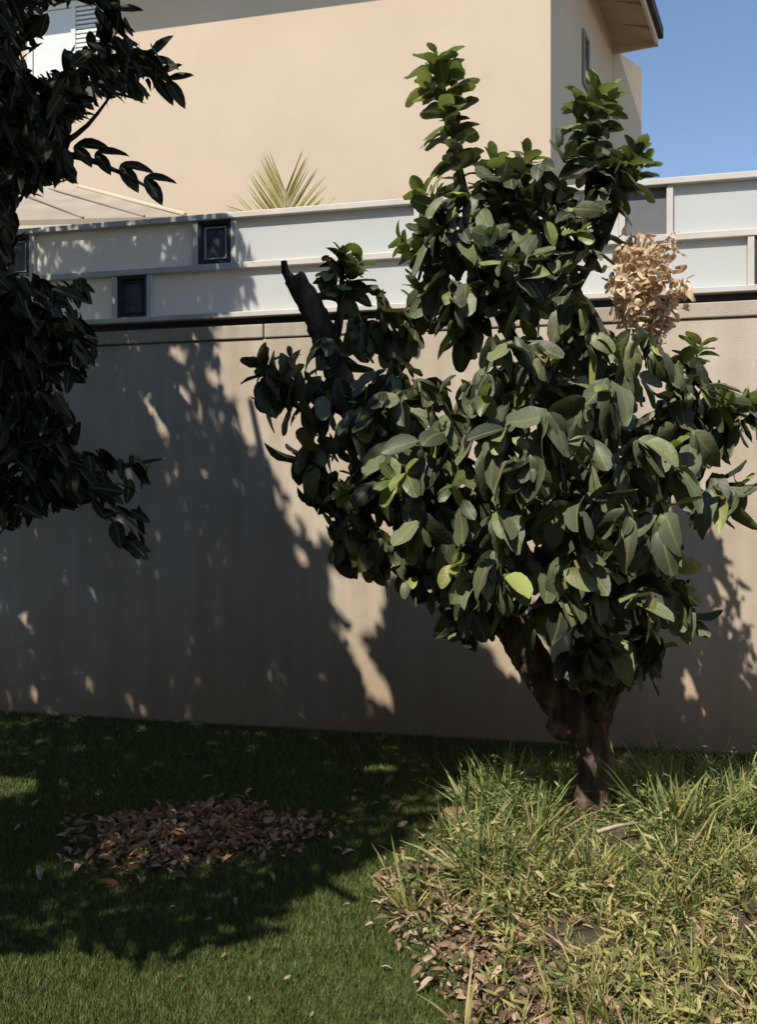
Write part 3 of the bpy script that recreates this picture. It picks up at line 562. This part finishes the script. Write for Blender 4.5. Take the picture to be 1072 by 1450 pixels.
# ------------------------------------------------------------------ shade tree at the left (crown mostly outside the frame)
ST = Vector((-2.75, 2.5, 0))
shade = empty('shade_tree', ST); tag(shade, 'dark leafy tree overhanging the lawn from the left edge', 'tree')
def stc(pts, rad, n=5, seg=8, seed=0):
    q = spline([(*p, r) for p, r in zip(pts, rad)], n); return tube([a[:3] - np.array(ST) for a in q], [a[3] for a in q], seg, 0.12, seed)
v, f = stc([(-2.75, 2.5, -0.05), (-2.72, 2.5, 0.8), (-2.65, 2.55, 1.7), (-2.5, 2.6, 2.6), (-2.3, 2.7, 3.8), (-2.1, 2.8, 5.0)], [0.20, 0.16, 0.15, 0.13, 0.09, 0.03], 6, 12, 20)
mesh_obj('trunk', v, f, M['bark_dark'], shade, True)
for i, (pts, rad) in enumerate([([(-2.6, 2.55, 2.0), (-1.9, 2.95, 2.6), (-1.35, 3.2, 2.75), (-1.1, 3.2, 2.85), (-0.95, 3.2, 3.02)], [0.08, 0.05, 0.025, 0.010, 0.003]),
                                ([(-1.5, 3.15, 2.72), (-1.15, 3.2, 2.78), (-0.95, 3.2, 2.72), (-0.80, 3.2, 2.64)], [0.03, 0.014, 0.008, 0.004]),
                                ([(-2.65, 2.55, 1.5), (-2.0, 2.95, 1.9), (-1.4, 3.25, 1.85), (-1.05, 3.25, 1.66), (-0.80, 3.25, 1.68)], [0.08, 0.055, 0.03, 0.015, 0.005]),
                                ([(-1.5, 3.2, 1.87), (-1.2, 3.25, 1.7), (-0.98, 3.25, 1.45)], [0.025, 0.012, 0.005]),
                                ([(-2.5, 2.6, 2.7), (-2.0, 1.9, 3.3), (-1.6, 1.1, 3.6)], [0.08, 0.05, 0.02]), ([(-2.4, 2.65, 3.2), (-2.1, 3.6, 4.2), (-2.0, 4.4, 4.9)], [0.07, 0.05, 0.02]),
                                ([(-2.55, 2.6, 2.4), (-3.3, 2.9, 3.4), (-3.8, 3.2, 4.1)], [0.07, 0.05, 0.02]), ([(-2.0, 2.95, 2.55), (-1.5, 3.25, 2.3), (-1.2, 3.3, 2.25)], [0.035, 0.015, 0.006])]):
    v, f = stc(pts, rad, 5, 8, 30 + i); mesh_obj('branch', v, f, M['bark_dark'], shade, True)
MA = [[(-80, -80), (190, -80), (168, 10), (190, 60), (240, 85), (248, 115), (200, 148), (150, 150), (110, 175), (92, 215), (118, 262), (60, 275), (0, 300), (-80, 300)],
      [(-80, 415), (20, 412), (42, 400), (130, 402), (140, 430), (105, 450), (150, 480), (140, 530), (95, 560), (120, 640), (180, 650), (262, 632), (255, 662), (218, 690), (228, 775), (204, 806), (160, 765), (130, 715), (60, 735), (0, 765), (-80, 770)]]
MA.append([(-80, 295), (26, 295), (34, 330), (14, 415), (-80, 420)])
HOLE = [[(66, 14), (140, 8), (140, 40), (118, 58), (88, 72), (96, 102), (45, 112), (30, 78), (62, 62)]]
SHP = [(-3000, 230), (50, 240), (300, 285), (345, 330), (366, 398), (312, 468), (308, 540), (368, 640), (438, 760), (530, 800), (600, 840), (690, 920), (770, 1066), (740, 1090), (640, 1150), (600, 1185), (545, 1215), (470, 1250), (410, 1290), (395, 1335), (300, 1345), (225, 1378), (120, 1345), (0, 1355), (-3000, 1420)]
SPOT = [[(462, 800), (548, 822), (545, 885), (512, 905), (474, 870)], [(476, 885), (500, 888), (562, 985), (552, 1008), (512, 985), (510, 950)], [(-40, 1100), (98, 1105), (90, 1120), (-40, 1132)]]
for x, y, rx, ry in ((212, 575, 9, 28), (228, 605, 8, 20), (288, 672, 8, 9), (95, 780, 6, 12), (132, 850, 6, 12), (125, 968, 8, 14), (38, 880, 10, 22), (46, 980, 7, 16), (205, 1006, 9, 8), (290, 1010, 8, 6), (250, 500, 12, 18), (300, 530, 12, 20), (185, 995, 6, 16), (540, 1090, 30, 5), (352, 612, 8, 26), (384, 700, 8, 24), (415, 735, 9, 26), (305, 600, 6, 20), (338, 690, 6, 16), (428, 790, 9, 20), (262, 560, 7, 22), (372, 640, 7, 18), (440, 760, 7, 24), (180, 660, 5, 14)):
    SPOT.append([(x + rx * math.cos(a) + 0.45 * ry * math.sin(a), y + ry * math.sin(a)) for a in np.linspace(0, 6.28, 9)[:-1]])
WNd = WN
def landing(p):
    p = Vector(p); dn = LD.dot(WNd); tw_ = (W0 - p).dot(WNd) / dn; tg = -p.z / LD.z
    if tg < tw_: return p + LD * tg, 'g'
    return p + LD * tw_, 'w'
def shadow_ok(p):
    q, s_ = landing(p)
    if s_ == 'w' and q.z > 3.62: return False
    if q.y < 0.3: return q.x < -0.6
    x, y = proj(q)
    if q.y < 2.15: return q.x < -0.9 + 0.25 * q.y
    if not inpoly(x, y, SHP): return False
    for s2 in SPOT:
        if inpoly(x, y, s2): return False
    return True
def view_ok(p, mg=42):
    if p[1] < 0.15: return True
    x, y = proj(p); g = mg * 3.2 / max(p[1], 0.8)
    if 300 < y < 410: g *= 0.75
    if x < -g or y < -g: return True
    if p[1] < 2.75: return False
    if any(inpoly(x, y, h) for h in HOLE): return False
    return any(inpoly(x, y, m) for m in MA)
cent = []
EC = Vector((-2.85, 2.4, 4.2)); ER = Vector((2.65, 3.6, 2.8))
tries = 0
while len(cent) < 2100 and tries < 300000:
    tries += 1
    if rng.random() < 0.55:
        q = Vector((rng.uniform(-4.2, 0.9), rng.uniform(-0.5, 6.3), 0))
        if (q - W0).dot(WN) < 0: continue
    else: q = Wp(rng.uniform(-4.8, 0.6), 0.0, rng.uniform(0, 3.6))
    x, y = proj(q)
    if not (shadow_ok(q + Vector((0, 0, 0.001)))): continue
    t = rng.uniform(1.2, 8.0); p = q - LD * t
    e = p - EC
    if (e.x / ER.x) ** 2 + (e.y / ER.y) ** 2 + (e.z / ER.z) ** 2 > 1 or p.z < 1.2: continue
    if not view_ok(p): continue
    cent.append(p)
fill = [(556, 850), (600, 845), (690, 920), (765, 1060), (575, 1062), (560, 1000)]; nf = 0
while nf < 230:
    x = rng.uniform(545, 770); y = rng.uniform(840, 1064)
    if not inpoly(x, y, fill): continue
    k = (x - CX) / F; Y = 5.855 / (1 + 0.2275 * k); q = P(x, y, Y); p = q - LD * rng.uniform(4.5, 6.2)
    if view_ok(p): cent.append(p); nf += 1
vis = []
while len(vis) < 190:
    x = rng.uniform(-60, 265); y = rng.uniform(-60, 805); p = P(x, y, rng.uniform(2.85, 3.6))
    if view_ok(p) and shadow_ok(p): vis.append(p)
ST_T = [leaf_template(1, w, fo, dr, wave=0.012, twist=tw_, seed=50 + i) for i, (w, fo, dr, tw_) in enumerate([(0.42, 0.3, 0.15, 0.1), (0.46, 0.2, 0.25, -0.2), (0.38, 0.45, 0.1, 0.2), (0.44, 0.3, -0.05, 0.0)])]
sl = []; slv = []
for c, k, out in [(c, 24, sl) for c in cent] + [(c, 13, slv) for c in vis]:
    rad = 0.17 if out is sl else 0.11
    for _ in range(k):
        o = rv(); p = c + o * rad * 0.6
        d = (o.normalized() * 0.5 + rv() * 0.3 + Vector((0.25, 0.05, -0.55))).normalized(); L = rng.uniform(0.075, 0.135) if out is sl else rng.uniform(0.075, 0.12)
        m = p + d * L * 0.5
        if not (shadow_ok(m) and view_ok(m) and view_ok(p + d * L, 20)): continue
        out.append((p, frame(d, Vector((0, -0.2, 0.8)) + rv() * 0.5), L, int(rng.integers(0, 4))))
# the two sprigs that stand clear against the house
for pts in ([(105, 205), (135, 215), (170, 232), (205, 250), (225, 262)], [(195, 95), (215, 80), (232, 62)], [(215, 108), (235, 112), (246, 116)], [(150, 30), (158, 12), (162, 0)]):
    for j in range(len(pts) - 1):
        a, b2 = P(*pts[j], 3.2), P(*pts[j + 1], 3.2)
        for sgn in (-1, 1):
            d = ((b2 - a).normalized() * 0.8 + Vector((0, rng.uniform(-0.2, 0.2), sgn * 0.55 - 0.25))).normalized()
            slv.append((a, frame(d, Vector((rng.uniform(-0.3, 0.3), -0.8, 0.5))), rng.uniform(0.10, 0.13), int(rng.integers(0, 4))))
slv.sort(key=lambda q: -q[2] / q[0].y if -20 < proj(q[0])[0] < 280 else 0)
SIMP = [leaf_template(1, 0.46, 0.3, 0.15, prof=((0, 0.0), (0.25, 0.85), (0.6, 0.9), (1, 0.0)))]
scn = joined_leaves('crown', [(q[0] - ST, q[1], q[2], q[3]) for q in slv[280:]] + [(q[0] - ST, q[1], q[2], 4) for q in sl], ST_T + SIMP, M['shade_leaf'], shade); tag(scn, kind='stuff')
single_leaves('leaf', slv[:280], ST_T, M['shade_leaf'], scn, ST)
print('citrus', len(leaves), len(young), 'shade', len(sl), len(slv), 'cent', len(cent), tries)

# ------------------------------------------------------------------ palm behind the fence
pb = P(404, 300, 7.4); pbase = Vector((pb.x, pb.y, 0))
palm = empty('palm', pbase); tag(palm, 'yellow-green palm fronds poking up behind the fence top', 'palm')
v, f = tube([(0, 0, 0), (0.02, 0, 1.2), (0.0, 0, 2.6), (0, 0, pb.z - 0.35)], [0.13, 0.11, 0.10, 0.06], 10, 0.15); mesh_obj('trunk', v, f, M['bark_dark'], palm, True)
PT = [leaf_template(1, 0.052, 0.5, 0.06, prof=((0, 0.3), (0.0, 0.3), (0.3, 1.0), (0.7, 0.7), (1, 0.0))[1:], seed=70), leaf_template(1, 0.032, 0.4, 0.12, prof=((0, 0.0), (0.08, 0.7), (0.4, 1.0), (0.75, 0.6), (1, 0.0)), seed=71)]
PT[0] = leaf_template(1, 0.034, 0.5, 0.05, prof=((0, 0.0), (0.06, 0.7), (0.35, 1.0), (0.75, 0.6), (1, 0.0)), seed=72)
def frond(ctrl, n, L, spread, faceN):
    pts = [Vector(p) for p in spline(ctrl, 10)]; rel = [p - pbase for p in pts]
    v, f = tube(rel, list(np.linspace(0.016, 0.003, len(rel))), 6); fo = mesh_obj('frond', v, f, M['palm'], palm, True)
    ls = []
    for i in range(n):
        t = 0.12 + 0.88 * i / (n - 1); j = min(len(pts) - 2, int(t * (len(pts) - 1))); p = rel[j]; ax = (rel[j + 1] - rel[j]).normalized()
        side = ax.cross(faceN).normalized()
        for s_ in (-1, 1):
            d = (side * s_ * spread * (1 - 0.35 * t) + ax * (0.75 + 0.5 * t) + rv() * 0.03 + faceN * 0.1).normalized()
            ls.append((p, frame(d, faceN + side * s_ * 0.3), L * (1 - 0.45 * abs(t - 0.35)) * rng.uniform(0.92, 1.06), int(rng.integers(0, 2))))
    o = joined_leaves('leaflet', ls, PT, M['palm'], fo); tag(o, kind='stuff')
fN = Vector((0.05, -1, 0.25)).normalized()
frond([P(404, 345, 7.4), P(405, 310, 7.38), P(404, 268, 7.34)], 22, 0.54, 0.85, fN)
frond([P(404, 350, 7.4), P(430, 318, 7.55), P(458, 300, 7.6)], 12, 0.36, 0.6, fN)
frond([P(404, 350, 7.4), P(380, 322, 7.6), P(350, 300, 7.6)], 12, 0.36, 0.6, fN)
frond([P(404, 345, 7.4), P(400, 320, 7.7), P(396, 320, 8.0)], 12, 0.30, 0.6, Vector((0, -0.5, 0.8)))

# ------------------------------------------------------------------ turf blades
def turf(n_tot):
    # density falls off with distance; rejection in numpy
    Y = 2.35 * (6.6 / 2.35) ** rng.random(n_tot); X = rng.uniform(-0.52, 0.52, n_tot) * Y
    wy = 5.855 - 0.2275 * X
    keep = (Y < wy - 0.01)
    nb_ = len(BEDPOLY); ins = np.zeros(n_tot, bool)
    j = nb_ - 1
    for i in range(nb_):
        xi, yi = BEDPOLY[i]; xj, yj = BEDPOLY[j]
        c = ((yi > Y) != (yj > Y)) & (X < (xj - xi) * (Y - yi) / (yj - yi + 1e-12) + xi); ins ^= c; j = i
    keep &= ~ins
    X = X[keep]; Y = Y[keep]; n = len(X)
    a = rng.uniform(0, 2 * np.pi, n); H = rng.uniform(0.014, 0.030, n); wd = rng.uniform(0.0012, 0.0022, n) * (0.6 + 0.28 * Y); ln = rng.uniform(0.1, 0.9, n) * H; b = rng.uniform(0, 2 * np.pi, n)
    V = np.empty((n, 3, 3), np.float32)
    V[:, 0] = np.stack([X - np.cos(a) * wd, Y - np.sin(a) * wd, np.full(n, -0.004)], 1)
    V[:, 1] = np.stack([X + np.cos(a) * wd, Y + np.sin(a) * wd, np.full(n, -0.004)], 1)
    V[:, 2] = np.stack([X + np.cos(b) * ln, Y + np.sin(b) * ln, H], 1)
    me = bpy.data.meshes.new('turf_blades'); me.vertices.add(n * 3); me.vertices.foreach_set('co', V.ravel())
    me.loops.add(n * 3); me.loops.foreach_set('vertex_index', np.arange(n * 3, dtype=np.int32))
    me.polygons.add(n); me.polygons.foreach_set('loop_start', np.arange(0, n * 3, 3, dtype=np.int32)); me.polygons.foreach_set('loop_total', np.full(n, 3, np.int32))
    me.uv_layers.new(name='leaf'); me.update(calc_edges=True); me.materials.append(M['turf'])
    o = link(bpy.data.objects.new('turf_blades', me)); tag(o, 'short green artificial grass blades of the lawn', 'grass', kind='stuff')
turf(420000)

# ------------------------------------------------------------------ weeds and litter in the bed
WPRO = ((0, 0.0), (0.12, 0.8), (0.45, 1.0), (0.78, 0.6), (1, 0.0))
WD = [leaf_template(1, 0.050, 0.4, 0.12, prof=WPRO, twist=0.7, seed=80), leaf_template(1, 0.045, 0.4, 0.50, prof=WPRO, twist=-0.9, seed=81), leaf_template(1, 0.06, 0.4, 0.85, prof=WPRO, twist=0.9, seed=82),
      leaf_template(1, 0.24, 0.3, 0.3, prof=WPRO, twist=0.5, wave=0.03, seed=83), leaf_template(1, 0.32, 0.2, 0.6, prof=WPRO, twist=-0.6, wave=0.04, seed=84), leaf_template(1, 0.18, 0.5, -0.2, prof=WPRO, twist=1.0, wave=0.03, seed=85), leaf_template(1, 0.018, 0.2, 0.10, prof=((0, 1.0), (0.01, 1.0), (0.5, 0.8), (1, 0.0))[1:] if False else WPRO, twist=0.2, seed=86)]
weed = []; weedg = []
def near_trunk(x, y): return abs(x - 0.97) < 0.22 and 3.5 < y < 4.45
def grass_clump(x, y, h, out):                             # rooted tuft of thin upright blades
    n = int(rng.integers(7, 15)); lean = Vector((rng.normal() * 0.15, rng.normal() * 0.15, 0))
    for _ in range(n):
        a = rng.uniform(0, 6.28); o = Vector((math.cos(a), math.sin(a), 0))
        d = (Vector((0, 0, 1)) + lean + o * abs(rng.normal()) * 0.38).normalized()
        out.append((Vector((x, y, 0.012)) + o * rng.uniform(0, 0.018), frame(d, Vector((0, 0, 0.4)) - o + rv() * 0.3), h * rng.uniform(0.5, 1.15), int(rng.choice([0, 0, 1, 1, 2]))))
def leafy_weed(x, y, h, out):                              # stem with small leaves up its length
    ax = (Vector((0, 0, 1)) + Vector((rng.normal() * 0.3, rng.normal() * 0.3, 0))).normalized(); b0 = Vector((x, y, 0.012))
    out.append((b0, frame(ax, Vector((0.3, -1, 0.2))), h, 6))
    n = int(5 + h * 45)
    for i in range(n):
        t = 0.15 + 0.85 * (i + rng.random()) / n; a = i * 2.4 + rng.uniform(-0.4, 0.4); o = Vector((math.cos(a), math.sin(a), 0))
        d = (o * 0.8 + ax * rng.uniform(-0.1, 0.8)).normalized()
        out.append((b0 + ax * h * t * 0.96, frame(d, Vector((0, 0, 1)) - o * 0.3 + rv() * 0.25), rng.choice([0.025, 0.04, 0.055, 0.075]) * rng.uniform(0.8, 1.15) * (1.15 - 0.5 * t), int(rng.integers(3, 6))))
cnt = 0
while cnt < 3700:
    x = rng.uniform(0.0, 3.0); y = rng.uniform(2.3, 5.0)
    if not (inpoly(x, y, BEDPOLY) or inpoly(x + rng.uniform(0, 0.10), y, BEDPOLY)) or x / y > 0.5: continue
    u, w_ = proj((x, y, 0))
    nz = noise.noise(Vector((x * 2.2, y * 2.2, 0))) + 0.7 * noise.noise(Vector((x * 6, y * 6, 5)))
    edge = (w_ > 1270 and u < 700) or (w_ > 1375 and u < 800) or (u < 640)
    if w_ > 1385 and rng.random() < 0.45: continue
    if edge and rng.random() < 0.75: continue
    if (930 < u < 1040 and 1345 < w_ < 1420) and rng.random() < 0.6: continue
    if nz < -0.1 and rng.random() < 0.7: continue
    if y > 4.35 and rng.random() < 0.8: continue
    if u < 655 and w_ < 1255 and rng.random() < 0.85: continue
    far = max(0, min(1, (y - 2.9) / 1.2))
    h = (0.095 + 0.075 * far) * rng.choice([0.5, 0.75, 1.0, 1.0, 1.25, 1.7]) * (1 + 0.35 * max(-0.5, nz))
    if y > 4.5: h *= 0.7
    if near_trunk(x, y): h *= 0.45
    green = rng.random() < 0.15 + 0.55 * far
    (grass_clump if rng.random() < 0.5 else leafy_weed)(x, y, h, weedg if green else weed); cnt += 1
for cx, cy, n, h in ((0.70, 4.25, 50, 0.25), (0.72, 3.98, 45, 0.24), (0.55, 3.95, 22, 0.17), (1.28, 4.15, 20, 0.18), (1.75, 4.35, 30, 0.24), (2.0, 4.1, 24, 0.2), (1.45, 4.5, 12, 0.22)):
    for k in range(n):
        x = cx + rng.normal() * 0.09; y = cy + rng.normal() * 0.13; h2 = h * rng.uniform(0.5, 1.15) * (0.45 if near_trunk(x, y) else 1)
        (grass_clump if k % 3 else leafy_weed)(x, y, h2, weedg)
wo = joined_leaves('weeds', weed, WD, M['weed']); tag(wo, 'straggly yellow-green weeds covering the bed around the trunk', 'weeds', kind='stuff')
wo = joined_leaves('tall_weeds', weedg, WD, M['weed_green']); tag(wo, 'taller fresh green weeds close around the citrus trunk', 'weeds', kind='stuff')
DT = [leaf_template(1, 0.40, 0.5, 0.35, wave=0.07, twist=0.9, seed=90), leaf_template(1, 0.46, 0.9, -0.4, wave=0.08, twist=-1.1, seed=91), leaf_template(1, 0.32, 0.3, 0.6, wave=0.07, twist=1.5, seed=92), leaf_template(1, 0.50, 1.2, 0.15, wave=0.06, twist=0.5, seed=93)]
lit = []
while len(lit) < 4600:
    x = rng.uniform(0.0, 3.0); y = rng.uniform(2.35, 4.9)
    if not (inpoly(x, y, BEDPOLY) or inpoly(x + rng.uniform(0, 0.16), y, BEDPOLY)) or x / y > 0.5: continue
    u, w_ = proj((x, y, 0)); dens = 0.22
    if (w_ > 1235 and u < 710) or w_ > 1385: dens = 1.0
    if 900 < u < 1060 and 1320 < w_ < 1440: dens = 1.0
    if rng.random() > dens: continue
    d = Vector((rng.normal(), rng.normal(), rng.uniform(-0.1, 0.5))); lit.append((Vector((x, y, rng.uniform(0.012, 0.06))), frame(d, Vector((0, 0, 1)) + rv() * 0.35), rng.choice([0.018, 0.025, 0.035, 0.05]) * rng.uniform(0.8, 1.2), int(rng.integers(0, 4))))
lo = joined_leaves('leaf_litter', lit, DT, M['litter']); tag(lo, 'brown dry leaf litter between the weeds in the bed', 'leaf litter', kind='stuff')

# ------------------------------------------------------------------ leaf pile on the lawn
pc = Vector((-0.85, 4.02, 0))
pile = empty('leaf_pile', pc); tag(pile, 'low heap of raked brown dry leaves on the shaded lawn', 'leaf pile')
pv = [[0, 0, 0.033]]; pf = []
def pr(a): return (0.46 + 0.07 * math.sin(3 * a + 1) + 0.04 * math.sin(5 * a), 0.36 + 0.06 * math.sin(2 * a) + 0.03 * math.sin(4 * a + 2))
for r in range(1, 6):
    for k in range(28):
        a = k / 28 * 2 * math.pi; ex_, ey_ = pr(a); t = r / 5
        pv.append([ex_ * t * math.cos(a), ey_ * t * math.sin(a), max(0.0, 0.035 * (1 - t * t) + 0.012 * (1 - t) * math.sin(7 * a)) - 0.002])
for k in range(28):
    pf.append([0, 1 + k, 1 + (k + 1) % 28])
    for r in range(4): o = 1 + r * 28; q = o + 28; pf.append([o + k, q + k, q + (k + 1) % 28, o + (k + 1) % 28])
mesh_obj('mulch_core', pv, pf, M['soil'], pile, True)
pl = []
for i in range(1700):
    a = rng.uniform(0, 6.283); t = math.sqrt(rng.random()) * rng.choice([0.9, 1.0, 1.0, 1.08, 1.2, 1.45]); ex_, ey_ = pr(a)
    p = pc + Vector((ex_ * t * math.cos(a), ey_ * t * math.sin(a), max(0.008, 0.045 * (1 - t * t) + 0.02 * noise.noise(Vector((6 * t * math.cos(a), 6 * t * math.sin(a), 1))) + rng.uniform(0.0, 0.035) * (1.1 - min(1, t)))))
    d = Vector((rng.normal(), rng.normal(), rng.uniform(-0.35, 0.55))); pl.append((p, frame(d, Vector((0, 0, 1)) + rv() * 0.35), rng.uniform(0.03, 0.07), int(rng.integers(0, 4))))
pl.sort(key=lambda q: q[0].y - 2.5 * q[0].z)
single_leaves('leaf', pl[:285], DT, M['dry'], pile, pc)
po = joined_leaves('packed_leaves', [(q[0] - pc, q[1], q[2], q[3]) for q in pl[285:]], DT, M['dry'], pile); tag(po, kind='stuff')

# ------------------------------------------------------------------ single fallen leaves
spots = [(205, 1040), (330, 1092), (540, 1092), (500, 1098), (300, 1105), (262, 1078), (470, 1146), (500, 1130), (450, 1160), (520, 1150), (412, 1208), (470, 1212), (430, 1195), (390, 1258), (335, 1280), (240, 1296), (130, 1240), (58, 1255), (122, 1262), (240, 1252), (60, 1338), (30, 1180), (90, 1175), (45, 1150), (320, 1360), (250, 1395), (495, 1290), (530, 1320), (540, 1380), (400, 1400), (445, 1445), (350, 1425), (500, 1212), (560, 1180), (575, 1145), (90, 1195), (20, 1185), (140, 1195), (330, 1225), (180, 1300), (300, 1310), (545, 1120)]
first = None
FT = [mesh_obj('fallen_leaf', *t_[:2], M['litter'], None, True, t_[2]) for t_ in DT]
FM = [o.data for o in FT]
for o in FT: bpy.data.objects.remove(o)
for i, (x, y) in enumerate(spots):
    p = G(x, y); o = bpy.data.objects.new('fallen_leaf', FM[i % 4]); link(o)
    L = rng.uniform(0.05, 0.085) if y < 1285 else rng.uniform(0.022, 0.035); d = Vector((rng.normal(), rng.normal() * 0.6, 0.12))
    o.matrix_world = Matrix.Translation(p + Vector((0, 0, 0.026))) @ (frame(d, Vector((0, 0, 1)) + rv() * 0.2).to_4x4() @ Matrix.Diagonal((L, L, L, 1)))
    if y >= 1285: tag(o, 'tiny dry leaf on the sunlit strip of lawn in the foreground', 'leaf', 'tiny leaves on the sunlit lawn')
    elif x > 425: tag(o, 'small dry leaf on shaded lawn between the leaf heap and the weeds', 'leaf', 'leaves between heap and weeds')
    elif y < 1115: tag(o, 'small dry leaf on shaded lawn between the leaf heap and the wall', 'leaf', 'leaves between heap and wall')
    elif x < 145: tag(o, 'small dry leaf on dark lawn left of the leaf heap', 'leaf', 'leaves left of the heap')
    else: tag(o, 'small dry leaf on shaded lawn just in front of the leaf heap', 'leaf', 'leaves in front of the heap')
def one_leaf(x, y, L, rot, label, z=0.03, k=0):
    o = bpy.data.objects.new('fallen_leaf', FM[k]); link(o); d = Vector((math.cos(rot), math.sin(rot), 0.15))
    o.matrix_world = Matrix.Translation(G(x, y) + Vector((0, 0, z))) @ (frame(d, Vector((-0.2, -0.5, 1))).to_4x4() @ Matrix.Diagonal((L, L, L, 1))); tag(o, label, 'leaf')
one_leaf(620, 1175, 0.13, 0.1, 'pale curled dry leaf between lawn and tall weeds left of the trunk', 0.05, 1)
one_leaf(632, 1385, 0.11, 1.4, 'large tan dry leaf standing at the front left edge of the bed', 0.05, 0)
one_leaf(698, 1445, 0.10, 1.2, 'large tan dry leaf near the bottom edge of the picture by the bed', 0.05, 3)
a_ = G(846, 1225) + Vector((0, 0, 0.14)); b_ = G(905, 1215) + Vector((0, 0, 0.15))
v, f = tube([Vector((0, 0, 0)), (b_ - a_) * 0.5 + Vector((0, 0, 0.008)), b_ - a_], [0.009, 0.008, 0.006], 8, 0.2); st = mesh_obj('stick', v, f, M['stick'], None, True); st.location = a_
tag(st, 'pale bleached stick lying on the weeds at the foot of the trunk', 'stick')
